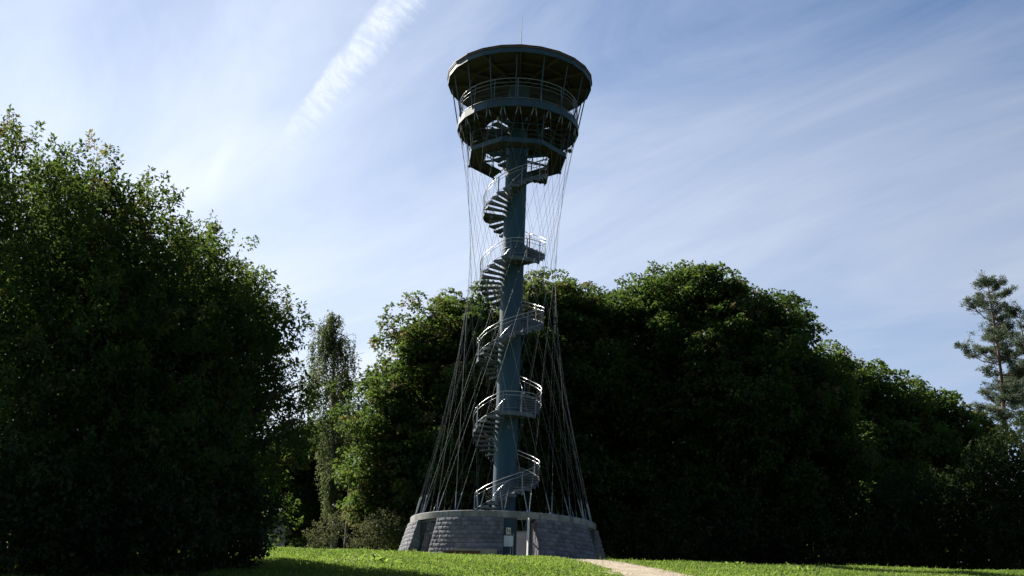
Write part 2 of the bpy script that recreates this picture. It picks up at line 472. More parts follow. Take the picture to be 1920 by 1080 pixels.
def block_mesh(seed):
    """one split-face block, unit length along X, outer face +Y, origin at the outer face's bottom centre"""
    rg = random.Random(seed); nx, nz = 4, 3
    L, H, D = 1.0, CH - JOINT, 0.46
    vs = []; fs = []
    for k in range(nz + 1):
        for i in range(nx + 1):
            e = (i in (0, nx)) or (k in (0, nz))
            y = (0.004 if e else 0.018) + rg.uniform(-0.004, 0.018 if not e else 0.006)
            vs.append((-L / 2 + L * i / nx + (0 if i in (0, nx) else rg.uniform(-0.05, 0.05)), y, H * k / nz + (0 if k in (0, nz) else rg.uniform(-0.014, 0.014))))
    for k in range(nz):
        for i in range(nx):
            a = k * (nx + 1) + i; fs.append((a, a + nx + 1, a + nx + 2, a + 1))
    n = len(vs)
    vs += [(-L / 2, -D, 0), (L / 2, -D, 0), (L / 2, -D, H), (-L / 2, -D, H)]
    bl, br, tl, tr = 0, nx, nz * (nx + 1), nz * (nx + 1) + nx
    fs.append(tuple([n, n + 1] + list(range(br, bl - 1, -1))))
    fs.append(tuple([n + 3, ] + list(range(tl, tr + 1)) + [n + 2]))
    fs.append(tuple([n] + [k * (nx + 1) for k in range(nz + 1)] + [n + 3]))
    fs.append(tuple([n + 1, n + 2] + [k * (nx + 1) + nx for k in range(nz, -1, -1)]))
    me = bpy.data.meshes.new('block'); me.from_pydata(vs, [], fs); me.update(); me.materials.append(M['stone'])
    return me


BLOCKS = [block_mesh(s) for s in range(9)]
block_count = 0
for sgm in range(6):
    a1 = GAP_C + SEG * sgm + GAP_H
    a2 = GAP_C + SEG * (sgm + 1) - GAP_H
    mid = math.atan2(math.sin((a1 + a2) / 2), math.cos((a1 + a2) / 2))
    core = MB()
    da = R(0.22); n = 14
    vs, fs = [], []
    for i in range(n + 1):
        a = a1 + da + (a2 - a1 - 2 * da) * i / n
        for (r_, z_) in ((RB(-0.1) - 0.02, -0.1), (RB(WALL_TOP) - 0.02, WALL_TOP), (RB(WALL_TOP) - 0.55, WALL_TOP), (RB(0) - 0.72, -0.1)):
            vs.append(pol(r_, a, z_))
    for i in range(n):
        for k in range(4): fs.append((i * 4 + k, i * 4 + (k + 1) % 4, i * 4 + 4 + (k + 1) % 4, i * 4 + 4 + k))
    fs += [(3, 2, 1, 0), tuple(n * 4 + k for k in range(4))]
    core.add(vs, fs)
    w = core.build('wall_segment', M['mortar'], base)
    front = math.sin(mid) < 0.15
    rest = MB()
    for c in range(NC):
        z = z0w + c * CH; rad = RB(z)
        span = (a2 - a1)
        nb = 9
        cuts = [k / nb for k in range(nb + 1)]
        if c % 2: cuts = [0] + [(k + 0.5) / nb for k in range(nb)] + [1]
        cuts = [0 if q == 0 else 1 if q == 1 else q + random.uniform(-0.012, 0.012) for q in cuts]
        for q1, q2 in zip(cuts[:-1], cuts[1:]):
            am = a1 + span * (q1 + q2) / 2
            ln = rad * span * (q2 - q1) - JOINT
            rm = Matrix.Rotation(am - PI / 2, 4, 'Z') @ Matrix.Rotation(BAT * 0.999, 4, 'X')
            loc = pol(rad - 0.008 + random.uniform(-0.008, 0.010), am, z)
            me = random.choice(BLOCKS)
            if front:
                o = link('block', me, w, loc, rm.to_euler(), (ln, 1, 1))
                block_count += 1
            else:
                rest.add([rm @ Vector((v.co.x * ln, v.co.y, v.co.z)) + loc for v in me.vertices], [tuple(p.vertices) for p in me.polygons])
    if rest.v:
        tag(rest.build('block', M['stone'], w), None, None, None, 'stuff')

# ring beam of cast concrete in 12 pieces, with thin open joints
for k in range(6):
    a1 = GAP_C + SEG * k + R(0.10) + R(12.5); a2 = GAP_C + SEG * (k + 1) - R(0.10) + R(12.5)
    b = MB(); n = 16; prof = [(4.755, WALL_TOP + 0.004), (4.755, 2.375), (4.73, 2.40), (4.02, 2.40), (4.02, WALL_TOP + 0.004)]
    vs, fs = [], []
    for i in range(n + 1):
        a = a1 + (a2 - a1) * i / n
        vs += [pol(r_, a, z_) for r_, z_ in prof]
    for i in range(n):
        for q in range(5): fs.append((i * 5 + q, i * 5 + (q + 1) % 5, i * 5 + 5 + (q + 1) % 5, i * 5 + 5 + q))
    fs += [(4, 3, 2, 1, 0), tuple(n * 5 + q for q in range(5))]
    b.add(vs, fs).build('ring_beam', M['concrete'], base)

# inner floor slab
MB().lathe([(0, 0.12), (4.6, 0.12), (4.6, -0.2)], 36).build('floor_slab', M['concrete'], base)

# low ledge along the foot of the front wall
ledge = MB(); ledge.sector(5.38, 5.72, R(-113), R(-92.5), -0.1, 0.50, 10)
tag(ledge.build('ledge', M['sandstone'], base), 'beige concrete ledge along the foot of the block wall')


# ---- gates in the openings
def bar_gate(name, ang, label, bars, half=None, swing=None, r=4.62):
    """steel frame with upright bars, stands across an opening; local x along the opening"""
    g = empty(name, pol(r, ang, 0.12), label, 'gate', 'steel gates in the wall openings', ang + PI / 2)
    hw = r * GAP_H * 0.93 if half is None else half
    z1, z2 = 0.05, 1.90
    f = MB()
    for x in (-hw, hw): f.box((x, 0, (z1 + z2) / 2), (0.06, 0.06, z2 - z1))
    f.box((0, 0, z1 + 0.03), (2 * hw - 0.06, 0.05, 0.05)); f.box((0, 0, z2 - 0.03), (2 * hw - 0.06, 0.05, 0.05))
    f.build('gate_frame', M['gate'], g)
    for zc in (0.62, 1.26): MB().box((0, -0.03, zc), (2 * hw - 0.06, 0.012, 0.045)).build('cross_bar', M['gate'], g)
    for i in range(bars):
        x = -hw + (i + 1) * 2 * hw / (bars + 1)
        MB().box((x, 0, (z1 + z2) / 2), (0.022, 0.022, z2 - z1 - 0.11)).build('gate_bar', M['gate'], g)
    return g


bar_gate('bar_gate', GAP_C - SEG, 'dark barred gate closing the opening left of the pale beige ledge', 9)
bar_gate('bar_gate', GAP_C + SEG, 'dark barred gate in shade at the right end of the round wall', 9)
for k, wd in ((2, 'far right'), (3, 'far'), (4, 'far left')):
    pass  # the rear openings stand open

# front gate: fixed slatted leaf with two notices, and the other leaf swung open edge-on
fg = empty('front_gate', (-0.0, 0, 0.12), 'blue grey slatted gate with two notices in the front opening', 'gate', 'steel gates in the wall openings')
gx0, gx1, gy = -0.08, 0.62, -4.78
f = MB()
for x in (gx0, gx1): f.box((x, gy, 0.98), (0.07, 0.07, 1.92))
for z in (0.05, 0.62, 1.26, 1.91): f.box(((gx0 + gx1) / 2, gy, z), (gx1 - gx0 - 0.07, 0.05, 0.06))
f.build('gate_frame', M['gate'], fg)
for i in range(6):
    x = gx0 + 0.06 + i * (gx1 - gx0 - 0.12) / 5
    MB().box((x, gy + 0.0, 0.98), (0.095, 0.022, 1.80)).build('slat', M['paint2'], fg)
sg = empty('gate_leaf', (1.19, -4.97, 0.12), 'open gate leaf seen edge on with a sunlit white front upright', 'gate', 'steel gates in the wall openings', R(-8))
lf = MB()
lf.box((0, 0, 0.98), (0.17, 0.05, 1.93), R(-62)).build('upright', M['gatelit'], sg)
lf2 = MB(); lf2.box((0, 1.05, 0.98), (0.05, 0.05, 1.90))
for z in (0.08, 1.0, 1.88): lf2.box((0, 0.53, z), (0.045, 1.0, 0.05))
lf2.build('gate_frame', M['gate'], sg)
for i in range(7): MB().box((0, 0.13 + i * 0.13, 0.98), (0.022, 0.022, 1.72)).build('gate_bar', M['gate'], sg)
bp = MB().box((1.36, -4.92, 0.98), (0.09, 0.09, 1.72)).build('brown_post', M['brownpost'])
tag(bp, 'weathered brown post right of the white gate upright', 'post')

nt = empty('paper_notice', (0.275, gy - 0.045, 0.98), 'blank pale grey notice sheet on the slatted front gate', 'sign')
MB().box((0, 0, 0), (0.43, 0.012, 0.50)).build('sheet', M['notice'], nt)
b = MB()
for x, y in ((-.19, -.225), (.19, -.225), (-.19, .225), (.19, .225)): b.box((x, -0.009, y), (0.02, 0.006, 0.02))
b.build('screws', M['steel'], nt)
pg = empty('pictogram_sign', (0.26, gy - 0.047, 1.44), 'small pale yellow sign with a black pictogram above the blank grey notice', 'sign')
MB().box((0, 0, 0), (0.22, 0.012, 0.31)).build('sheet', M['picto'], pg)
ik = MB()
q45 = Matrix.Rotation(R(35), 4, 'Y')
ik.box((0.0, -0.0075, 0.0), (0.17, 0.003, 0.035), mat=q45)
ik.box((-0.05, -0.0085, 0.085), (0.05, 0.003, 0.06)); ik.box((0.06, -0.0095, 0.06), (0.045, 0.003, 0.05))
ik.box((-0.065, -0.0105, -0.06), (0.03, 0.003, 0.09)); ik.box((0.04, -0.0115, -0.115), (0.09, 0.003, 0.022)); ik.box((0.07, -0.0125, -0.02), (0.03, 0.003, 0.08))
ik.build('pictogram', M['ink'], pg)

pn = empty('grey_partition', (0.98, -2.6, 0.12), 'pale grey sheet metal cabinet standing inside behind the front gate', 'partition')  # upright grey panel inside the ring, built as a box
MB().box((0, 0, 0.74), (1.25, 0.5, 1.48)).build('partition_body', M['grey'], pn)
MB().box((-0.32, -0.258, 0.74), (0.58, 0.012, 1.40)).build('partition_sheet', M['grey'], pn)
MB().box((0.30, -0.258, 0.74), (0.58, 0.012, 1.40)).build('partition_sheet', M['grey'], pn)
MB().box((-0.08, -0.275, 0.78), (0.02, 0.02, 0.14)).build('handle', M['steel'], pn)
MB().tube([(-0.55, -0.55, 1.42), (0.0, -0.55, 1.18), (0.62, -0.55, 0.86)], 0.022, 8).build('sloping_bar', M['steel'], pn)

bd = empty('brown_bench', (-1.85, -5.92, ground(-1.85, -5.92)), 'low rust brown plank bench in front of the beige ledge', 'bench')
MB().box((0, 0, 0.25), (1.75, 0.16, 0.14), R(-17)).build('seat', M['rust'], bd)
for x in (-0.7, 0.7): MB().box((x, 0.0 - x * 0.29, 0.09), (0.12, 0.13, 0.19), R(-17)).build('leg', M['rust'], bd)
b = MB()
rg = random.Random(3)
for i in range(9):
    pass
st = MB().lathe([(0, 0), (0.16, 0.01), (0.19, 0.08), (0.14, 0.16), (0, 0.19)], 9)
so = st.build('white_stone', M['white']); so.location = (-4.55, -4.6, ground(-4.55, -4.6) + 0.12); so.scale = (1.2, 0.9, 0.9)
tag(so, 'small white stone at the left foot of the block wall', 'stone')


# ------------------------------------------------------------------ the tower
tower = empty('observation_tower', (0, 0, 0), 'tall blue grey observation tower with spiral stair, cable net and round roofed deck', 'tower')
col = MB().lathe([(0.606, 0.1), (0.606, 27.2)], 40).build('column', M['paint'], tower, True)
MB().lathe([(0.606, 0.12), (0.95, 0.12), (0.95, 0.2), (0.62, 0.2)], 32).build('base_flange', M['paint'], col)
for z in (6.0, 11.6, 17.2, 22.2):
    MB().lathe([(0.604, z - 0.03), (0.616, z - 0.025), (0.616, z + 0.025), (0.604, z + 0.03)], 40).build('weld_band', M['paint'], col, True)
pr = MB().lathe([(0.05, 0), (0.085, 0), (0.085, 0.03), (0.05, 0.03)], 20, close=True).build('port_ring', M['galv'], col)
pr.rotation_euler = (R(90), 0, R(9)); pr.location = (0.10, -0.598, 7.21)

# cable net: 24 anchors, two cables from each, twisted 105 degrees up to the deck
RA, ZA, RT, ZT, TW = 4.56, 2.46, 3.36, 24.36, R(105)


def cable_meshes(sgn):
    d = 0.05 / RA
    p0 = pol(RA, sgn * d, ZA); p1 = pol(RT, sgn * TW - sgn * 0.06 / RT, ZT)
    ax = (p1 - p0)
    c = MB().tube([p0 + ax * (t / 10) for t in range(11)], 0.0062, 5)
    t = MB()
    L = ax.length; un = ax / L
    t.tube([p0, p0 + un * 0.10, p0 + un * 0.12, p0 + un * 0.85, p0 + un * 0.88, p0 + un * 1.0], [0.015, 0.015, 0.024, 0.024, 0.014, 0.012], 8)
    k = MB().tube([p1 - un * 0.45, p1 - un * 0.40, p1], [0.014, 0.028, 0.028], 8)
    return c, t, k


for sgn in (1, -1):
    c, t, k = cable_meshes(sgn)
    c0 = c.build('cable', M['wire'], tower); t0 = t.build('turnbuckle', M['galv'], c0); k0 = k.build('clevis', M['galv'], c0)
    c0.rotation_euler = (0, 0, R(-90))
    for i in range(1, 24):
        c1 = c0.copy(); C.objects.link(c1); c1.rotation_euler = (0, 0, R(-90 + 15 * i))
        for s0 in (t0, k0):
            s1 = s0.copy(); C.objects.link(s1); s1.parent = c1
an = MB(); an.box((RA, 0, 2.41), (0.24, 0.26, 0.03)); an.box((RA, 0.05, 2.455), (0.07, 0.025, 0.10)); an.box((RA, -0.05, 2.455), (0.07, 0.025, 0.10))
an0 = an.build('cable_anchor', M['blueclip'], tower); an0.rotation_euler = (0, 0, R(-90))
for i in range(1, 24):
    q = an0.copy(); C.objects.link(q); q.rotation_euler = (0, 0, R(-90 + 15 * i))

# ---- spiral stair: flights and landings given as (angle, height) in degrees and metres
stair = bpy.data.objects.new('spiral_stair', None); C.objects.link(stair); stair.parent = tower
KEYS = [(-330, 0.30), (262, 7.80), 'L', (325, 7.85), (520, 10.85), 'L', (562, 10.90), (985, 16.25), 'L', (1043, 16.30), (1235, 19.22), 'L', (1276, 19.25),
        (1432, 21.58), 'L', (1462, 21.60), (1700, 24.72)]
RI, RO = 0.612, 1.74
pts_prof = []
i = 0
flights, landings = [], []
prev = KEYS[0]; j = 1
while j < len(KEYS):
    if KEYS[j] == 'L':
        landings.append((prev, KEYS[j + 1])); prev = KEYS[j + 1]; j += 2
    else:
        flights.append((prev, KEYS[j])); prev = KEYS[j]; j += 1
prof_a = [KEYS[0][0]] + [k[0] for k in KEYS[1:] if k != 'L']
prof_z = [KEYS[0][1]] + [k[1] for k in KEYS[1:] if k != 'L']


def zat(a): return float(np.interp(a, prof_a, prof_z))


def tread_mesh(w):
    b = MB()
    b.sector(RI, RO, 0, w, -0.03, 0.0, 3)
    # turned-down lips at nosing and rear, and the side plates that carry the tread
    b.sector(RI + 0.02, RO - 0.01, -0.012, 0.006, -0.075, -0.031, 1)
    b.sector(RI + 0.02, RO - 0.01, w - 0.016, w, -0.06, -0.031, 1)
    b.sector(RO + 0.002, RO + 0.02, -0.02, w + 0.02, -0.10, 0.055, 3)
    b.sector(RI - 0.004, RI + 0.018, -0.02, w + 0.02, -0.13, -0.032, 2)
    me = bpy.data.meshes.new('tread'); me.from_pydata(b.v, [], b.f); me.update(); me.materials.append(M['tread'])
    return me


n_tread = 0
for (a1, z1), (a2, z2) in flights:
    n = max(2, round((z2 - z1) / 0.192))
    st_ = (a2 - a1) / n; rise = (z2 - z1) / n
    me = tread_mesh(R(st_ + 1.2))
    for k in range(n):
        link('tread', me, stair, (0, 0, z1 + rise * (k + 1)), (0, 0, R(a1 + st_ * k))); n_tread += 1
    # bolted lugs on the column, one per tread, read as the sparkling inner ends
    lug = MB()
    for k in range(n):
        a = R(a1 + st_ * (k + 0.5)); z = z1 + rise * (k + 1)
        lug.box(pol(0.66, a, z - 0.10), (0.10, 0.05, 0.10), a)
    tag(lug.build('tread_brackets', M['galv'], stair), None, None, None, 'stuff')
for (a1, z1), (a2, z2) in landings:
    b = MB(); n = max(4, int((a2 - a1) / 6))
    b.sector(RI, RO, R(a1), R(a2), z1 - 0.04, z1, n)
    b.sector(RO + 0.002, RO + 0.022, R(a1 - 1), R(a2 + 1), z1 - 0.16, z1 + 0.06, n)
    for q in (0.25, 0.5, 0.75):
        a = R(a1 + (a2 - a1) * q); b.sector(RI + .01, RO - 0.01, a - 0.01, a + 0.01, z1 - 0.13, z1 - 0.041, 1)
    b.sector(1.1, 1.12, R(a1 + 1), R(a2 - 1), z1 - 0.10, z1 - 0.042, n)
    b.build('landing', M['tread'], stair)


def arc_rail(a1, a2, r, dz, rad, name, mat, nseg=None, ends=None):
    n = nseg or max(3, int((a2 - a1) / 7))
    pts = [pol(r, R(a1 + (a2 - a1) * k / n), zat(a1 + (a2 - a1) * k / n) + dz) for k in range(n + 1)]
    return MB().tube(pts, rad, 7).build(name, mat, stair, True)


RH = 1.79
cuts = [-146, -60, 30, 120, 210, 262, 325, 420, 520, 562, 660, 760, 860, 985, 1043, 1140, 1235, 1276, 1360, 1432, 1462, 1540, 1620, 1690]
for a1, a2 in zip(cuts[:-1], cuts[1:]):
    arc_rail(a1, a2 - 0.8, RH, 1.06, 0.021, 'handrail', M['steel'])
    arc_rail(a1, a2 - 0.8, RH, 0.86, 0.013, 'mid_rail', M['steel'])
    arc_rail(a1, a2 - 0.8, RH, 0.20, 0.014, 'toe_rail', M['galv'])
    mesh = MB()
    n = max(3, int((a2 - a1) / 9))
    for h in np.linspace(0.30, 0.76, 6):
        mesh.tube([pol(RH, R(a1 + (a2 - a1) * k / n), zat(a1 + (a2 - a1) * k / n) + h) for k in range(n + 1)], 0.0025, 3, False)
    tag(mesh.build('mesh_infill', M['wire'], stair), None, None, None, 'stuff')
    for k in range(2 if a2 - a1 > 55 else 1):
        a = a1 + (a2 - a1) * k / 2
        z = zat(a)
        MB().box(pol(RH, R(a), z + 0.47), (0.022, 0.062, 1.20), R(a)).build('rail_post', M['galv'], stair)
for a1, a2 in ((-140, -75), (215, 262), (325, 420), (575, 640), (840, 985), (1043, 1120), (1290, 1370), (1470, 1690)):
    arc_rail(a1, a2, 0.76, 0.92, 0.018, 'inner_handrail', M['steel'])
# start newel panel on the ring beam
stp = MB()
for q in (-146, -141): stp.tube([pol(RH - 0.0, R(q), 2.4), pol(RH, R(q), zat(q) + 1.06)], 0.022, 6)
stp.build('newel_post', M['galv'], stair)

# ---- octagonal gallery hung under the deck
gal = bpy.data.objects.new('octagonal_gallery', None); C.objects.link(gal); gal.parent = tower
GA = [R(-152.5 + 45 * k) for k in range(8)]; GR, GI, GZ = 2.82, 1.98, 22.66
for k in range(8):
    a, b_2 = GA[k], GA[(k + 1) % 8]
    o1, o2, i1, i2 = pol(GR, a), pol(GR, b_2), pol(GI, a), pol(GI, b_2)
    if k == 5:      # where the stair comes up
        continue
    b = MB(); vs = [(*p.xy, z) for z in (GZ, GZ + 0.05) for p in (o1, o2, i2, i1)]
    b.add(vs, [(0, 1, 2, 3), (7, 6, 5, 4), (0, 4, 5, 1), (1, 5, 6, 2), (2, 6, 7, 3), (3, 7, 4, 0)])
    b.build('walkway_plate', M['soffit'], gal)
    d = (o2 - o1); cen = (o1 + o2) / 2; nn = cen.normalized()
    MB().box((*(cen + nn * 0.03).xy, GZ + 0.02), (d.length, 0.05, 0.26), math.atan2(d.y, d.x)).build('edge_beam', M['paint2'], gal)
    d2 = (i2 - i1); cen2 = (i1 + i2) / 2
    MB().box((*(cen2 - cen2.normalized() * 0.03).xy, GZ + 0.0), (d2.length, 0.04, 0.18), math.atan2(d2.y, d2.x)).build('inner_beam', M['paint2'], gal)
    for h, rd in ((1.05, 0.022), (0.7, 0.012), (0.4, 0.012)):
        MB().tube([(*o1.xy, GZ + h), (*o2.xy, GZ + h)], rd, 6).build('gallery_rail', M['paint'], gal)
    for h, rd in ((1.05, 0.020), (0.55, 0.012)):
        MB().tube([(*i1.xy, GZ + h), (*i2.xy, GZ + h)], rd, 6).build('gallery_rail', M['paint'], gal)
    for t in (0.5,):
        p = o1.lerp(o2, t); MB().box((*p.xy, GZ + 0.55), (0.03, 0.03, 1.0)).build('gallery_post', M['paint'], gal)
        p = i1.lerp(i2, t); MB().box((*p.xy, GZ + 0.55), (0.03, 0.03, 1.0)).build('gallery_post', M['paint'], gal)
for k in range(8):
    a = GA[k]
    MB().tube([pol(GR + 0.02, a, GZ - 0.16), pol(GR + 0.25, a, 24.4)], 0.03, 7).build('hanger_rod', M['paint'], gal)
    MB().box(pol(GR + 0.02, a, GZ - 0.12), (0.12, 0.12, 0.10), a).build('hanger_foot', M['paint'], gal)
    MB().sector(RI, GI, a - 0.02, a + 0.02, GZ + 0.05, GZ + 0.16, 1).build('bracket_arm', M['paint2'], gal)

# ---- viewing deck
deck = bpy.data.objects.new('viewing_deck', None); C.objects.link(deck); deck.parent = tower
DZ, DR = 24.34, 3.47
N24 = [R(-90 + 15 * k) for k in range(25)]
fl = MB()
rings = [0.60, 0.9, 1.2, 1.5, 1.86, 2.3, 2.8, DR - 0.05]


def is_hole(r, a):
    x, y = r * math.cos(a), r * math.sin(a)
    d = math.degrees(math.atan2(y, x)) % 360
    if 0.60 < r < 1.86 and 168 < d < 258: return True          # stair well
    if 0.9 < r < 1.86 and (-27 % 360) < d : return True        # hatch on the other side
    return False


for q in range(72):
    aa, ab = R(-90 + 5 * q), R(-90 + 5 * (q + 1))
    def rim(a):   # the rim follows the 24-sided outline
        k = (math.degrees(a) + 90) % 15 - 7.5
        return (DR - 0.05) * math.cos(R(7.5)) / math.cos(R(k))
    for i in range(len(rings) - 1):
        ra, rb = rings[i], rings[i + 1]
        if is_hole((ra + rb) / 2, (aa + ab) / 2): continue
        if i == len(rings) - 2:
            p = [pol(ra, aa), pol(rim(aa), aa), pol(rim(ab), ab), pol(ra, ab)]
        else: p = [pol(ra, aa), pol(rb, aa), pol(rb, ab), pol(ra, ab)]
        vs = [(*v.xy, z) for z in (DZ + 0.10, DZ + 0.36) for v in p]
        fs = [(0, 3, 2, 1), (4, 5, 6, 7)]
        def hole(i2, q2):
            if i2 < 0 or i2 >= len(rings) - 1: return True
            return is_hole((rings[i2] + rings[i2 + 1]) / 2, R(-90 + 5 * (q2 + 0.5)))
        if hole(i - 1, q): fs.append((0, 4, 7, 3))
        if hole(i + 1, q): fs.append((1, 2, 6, 5))
        if hole(i, q - 1): fs.append((0, 1, 5, 4))
        if hole(i, q + 1): fs.append((3, 7, 6, 2))
        fl.add(vs, fs)
fl.build('deck_floor', M['soffit'], deck)
for k in range(24):
    p, q = pol(DR, N24[k]), pol(DR, N24[k + 1]); d = q - p; cen = (p + q) / 2
    MB().box((*(cen - cen.normalized() * 0.015).xy, DZ + 0.21), (d.length - 0.006, 0.03, 0.42), math.atan2(d.y, d.x)).build('fascia_panel', M['paint2'], deck)
    if not 168 < math.degrees(N24[k]) % 360 < 258 and not (math.degrees(N24[k]) % 360) > 332:
        MB().box((*pol((0.65 + DR) / 2 - 0.05, N24[k]).xy, DZ + 0.03), (DR - 0.75, 0.06, 0.13), N24[k]).build('floor_beam', M['beam'], deck)
    else:
        MB().box((*pol((1.95 + DR) / 2 - 0.02, N24[k]).xy, DZ + 0.03), (DR - 2.0, 0.06, 0.13), N24[k]).build('floor_beam', M['beam'], deck)
for k in range(24):
    p, q = pol(2.35, N24[k]), pol(2.35, N24[k + 1]); d = q - p; cen = (p + q) / 2
    MB().box((*cen.xy, DZ + 0.065), (d.length - 0.075, 0.05, 0.06), math.atan2(d.y, d.x)).build('ring_beam', M['beam'], deck)


def ring_rail(r, z, rad, name, mat, par, n=48, a1=0, a2=360):
    full = abs(a2 - a1) >= 360
    pts = [pol(r, R(a1 + (a2 - a1) * k / n), z) for k in range(n + 1)]
    return MB().tube(pts, rad, 7, not full).build(name, mat, par, True)


ring_rail(3.36, 26.06, 0.028, 'guard_rail', M['galv'], deck)
ring_rail(3.36, 25.82, 0.02, 'guard_rail', M['galv'], deck)
ring_rail(3.38, 25.58, 0.015, 'guard_rail', M['galv'], deck)
ring_rail(3.42, 24.84, 0.022, 'kick_rail', M['galv'], deck)
mi = MB()
for h in np.linspace(24.95, 25.5, 8):
    mi.tube([pol(3.38, 2 * PI * k / 48, h) for k in range(49)], 0.004, 3, False)
for k in range(240):
    a = 2 * PI * k / 240; mi.tube([pol(3.385, a, 24.84), pol(3.385, a, 25.58)], 0.0035, 3, False)
tag(mi.build('mesh_infill', M['wire'], deck), None, None, None, 'stuff')
for k in range(16):
    a = R(-93 + 22.5 * k)
    MB().tube([pol(3.42, a, 24.55), pol(3.93, a, 27.28)], 0.034, 7).build('roof_post', M['paint2'], deck)
    a += R(1.6)
    MB().tube([pol(3.40, a, 24.76), pol(3.37, a, 26.06)], 0.02, 6).build('rail_post', M['galv'], deck)
# guard rail round the stair well
for z, rd in ((25.78, 0.022), (25.45, 0.014), (25.1, 0.014)):
    ring_rail(1.95, z, rd, 'well_rail', M['paint'], deck, 20, 165, 262)
for d in (165, 190, 214, 238, 262):
    MB().tube([pol(1.95, R(d), 24.68), pol(1.95, R(d), 25.78)], 0.02, 6).build('well_post', M['paint'], deck)
MB().box((0.46, -2.0, 24.26), (0.16, 0.12, 0.16)).build('junction_box', M['blueclip'], deck)
MB().tube([(-1.14, -2.0, 24.0), (-1.14, -2.0, 24.46)], 0.05, 8).build('drain_pipe', M['grey'], deck)
fx = MB(); fx.lathe([(0, 0), (0.09, 0.02), (0.12, 0.10), (0.10, 0.2), (0, 0.22)], 12)
fo = fx.build('floodlight', M['black'], deck); fo.location = (2.95, -1.0, 22.78)
MB().tube([(2.95, -1.0, 23.0), (2.95, -1.0, 24.45)], 0.015, 6).build('lamp_rod', M['paint'], deck)

# ---- roof
roof = bpy.data.objects.new('roof', None); C.objects.link(roof); roof.parent = tower
RZ, RR = 27.26, 4.17
vs = [(0, 0, RZ + 0.16)] + [tuple(pol(RR - 0.05, a, RZ + 0.06)) for a in N24[:24]]
vs += [(0, 0, RZ + 0.20)] + [tuple(pol(RR - 0.05, a, RZ + 0.10)) for a in N24[:24]]
fs = [(0, 1 + (k + 1) % 24, 1 + k) for k in range(24)] + [(25, 26 + k, 26 + (k + 1) % 24) for k in range(24)]
MB().add(vs, fs).build('soffit', M['soffit'], roof)
for k in range(24):
    p, q = pol(RR - 0.02, N24[k]), pol(RR - 0.02, N24[k + 1]); d = q - p; cen = (p + q) / 2
    ang = math.atan2(d.y, d.x)
    MB().box((*(cen - cen.normalized() * 0.015).xy, RZ + 0.13), (d.length - 0.006, 0.03, 0.27), ang).build('fascia_panel', M['paint2'], roof)
    p, q = pol(RR + 0.02, N24[k]), pol(RR + 0.02, N24[k + 1]); d = q - p; cen = (p + q) / 2
    MB().box((*(cen - cen.normalized() * 0.03).xy, RZ + 0.325), (d.length - 0.002, 0.06, 0.085), ang).build('drip_edge', M['drip'], roof)
    if k % 2 == 0:
        a = N24[k]
        MB().box((*pol(2.38, a).xy, RZ + 0.0), (3.42, 0.09, 0.16), a).build('rafter', M['beam'], roof)
for r_ in (1.7, 2.9):
    for k in range(12):
        p, q = pol(r_, N24[2 * k]), pol(r_, N24[2 * k + 2]); d = q - p; cen = (p + q) / 2
        MB().box((*cen.xy, RZ + 0.02), (d.length - 0.10, 0.07, 0.10), math.atan2(d.y, d.x)).build('purlin', M['beam'], roof)
rf = MB()
vs = [tuple(pol(RR + 0.05, a, RZ + 0.37)) for a in N24[:24]] + [tuple(pol(RR + 0.05, a, RZ + 0.41)) for a in N24[:24]] + [(0, 0, RZ + 0.62)] + [tuple(pol(0.5, a, RZ + 0.37)) for a in N24[:24]]
fs = [(k, (k + 1) % 24, 24 + (k + 1) % 24, 24 + k) for k in range(24)] + [(24 + k, 24 + (k + 1) % 24, 48) for k in range(24)] + [(k, 49 + k, 49 + (k + 1) % 24, (k + 1) % 24) for k in range(24)]
rf.add(vs, fs).build('roof_sheet', M['roofing'], roof)
MB().tube([(0, 0, RZ + 0.55), (0, 0, 29.5), (0, 0, 32.2)], [0.03, 0.022, 0.010], 8).build('antenna', M['wire'], tower)


# ------------------------------------------------------------------ foliage
def leaves_mesh(name, P, D, Nn, L, Wd, tint, odd, mat, parent=None, fold=0.18):
    """one folded rhombus per leaf, all vectorised"""
    D = D / np.linalg.norm(D, axis=1, keepdims=True)
    Sx = np.cross(D, Nn); Sx /= (np.linalg.norm(Sx, axis=1, keepdims=True) + 1e-9)
    Nn = np.cross(Sx, D)
    L = L[:, None]; Wd = Wd[:, None]
    mid = P + D * L * 0.45
    v0 = P; v2 = P + D * L - Nn * L * 0.10
    v1 = mid + Sx * Wd * 0.5 + Nn * Wd * fold; v3 = mid - Sx * Wd * 0.5 + Nn * Wd * fold
    co = np.stack([v0, v1, v2, v3], 1).reshape(-1, 3)
    n = len(P)
    fs = np.arange(n * 4).reshape(n, 4)
    me = mesh_np(name, co, fs)
    at = me.attributes.new('tint', 'FLOAT', 'FACE'); at.data.foreach_set('value', np.clip(tint, 0, 1).astype(np.float32))
    if odd is not None:
        at = me.attributes.new('odd', 'FLOAT', 'FACE'); at.data.foreach_set('value', np.clip(odd, 0, 1).astype(np.float32))
    me.materials.append(mat)
    return link(name, me, parent)


def unit(n, rg):
    v = rg.normal(size=(n, 3)); return v / np.linalg.norm(v, axis=1, keepdims=True)


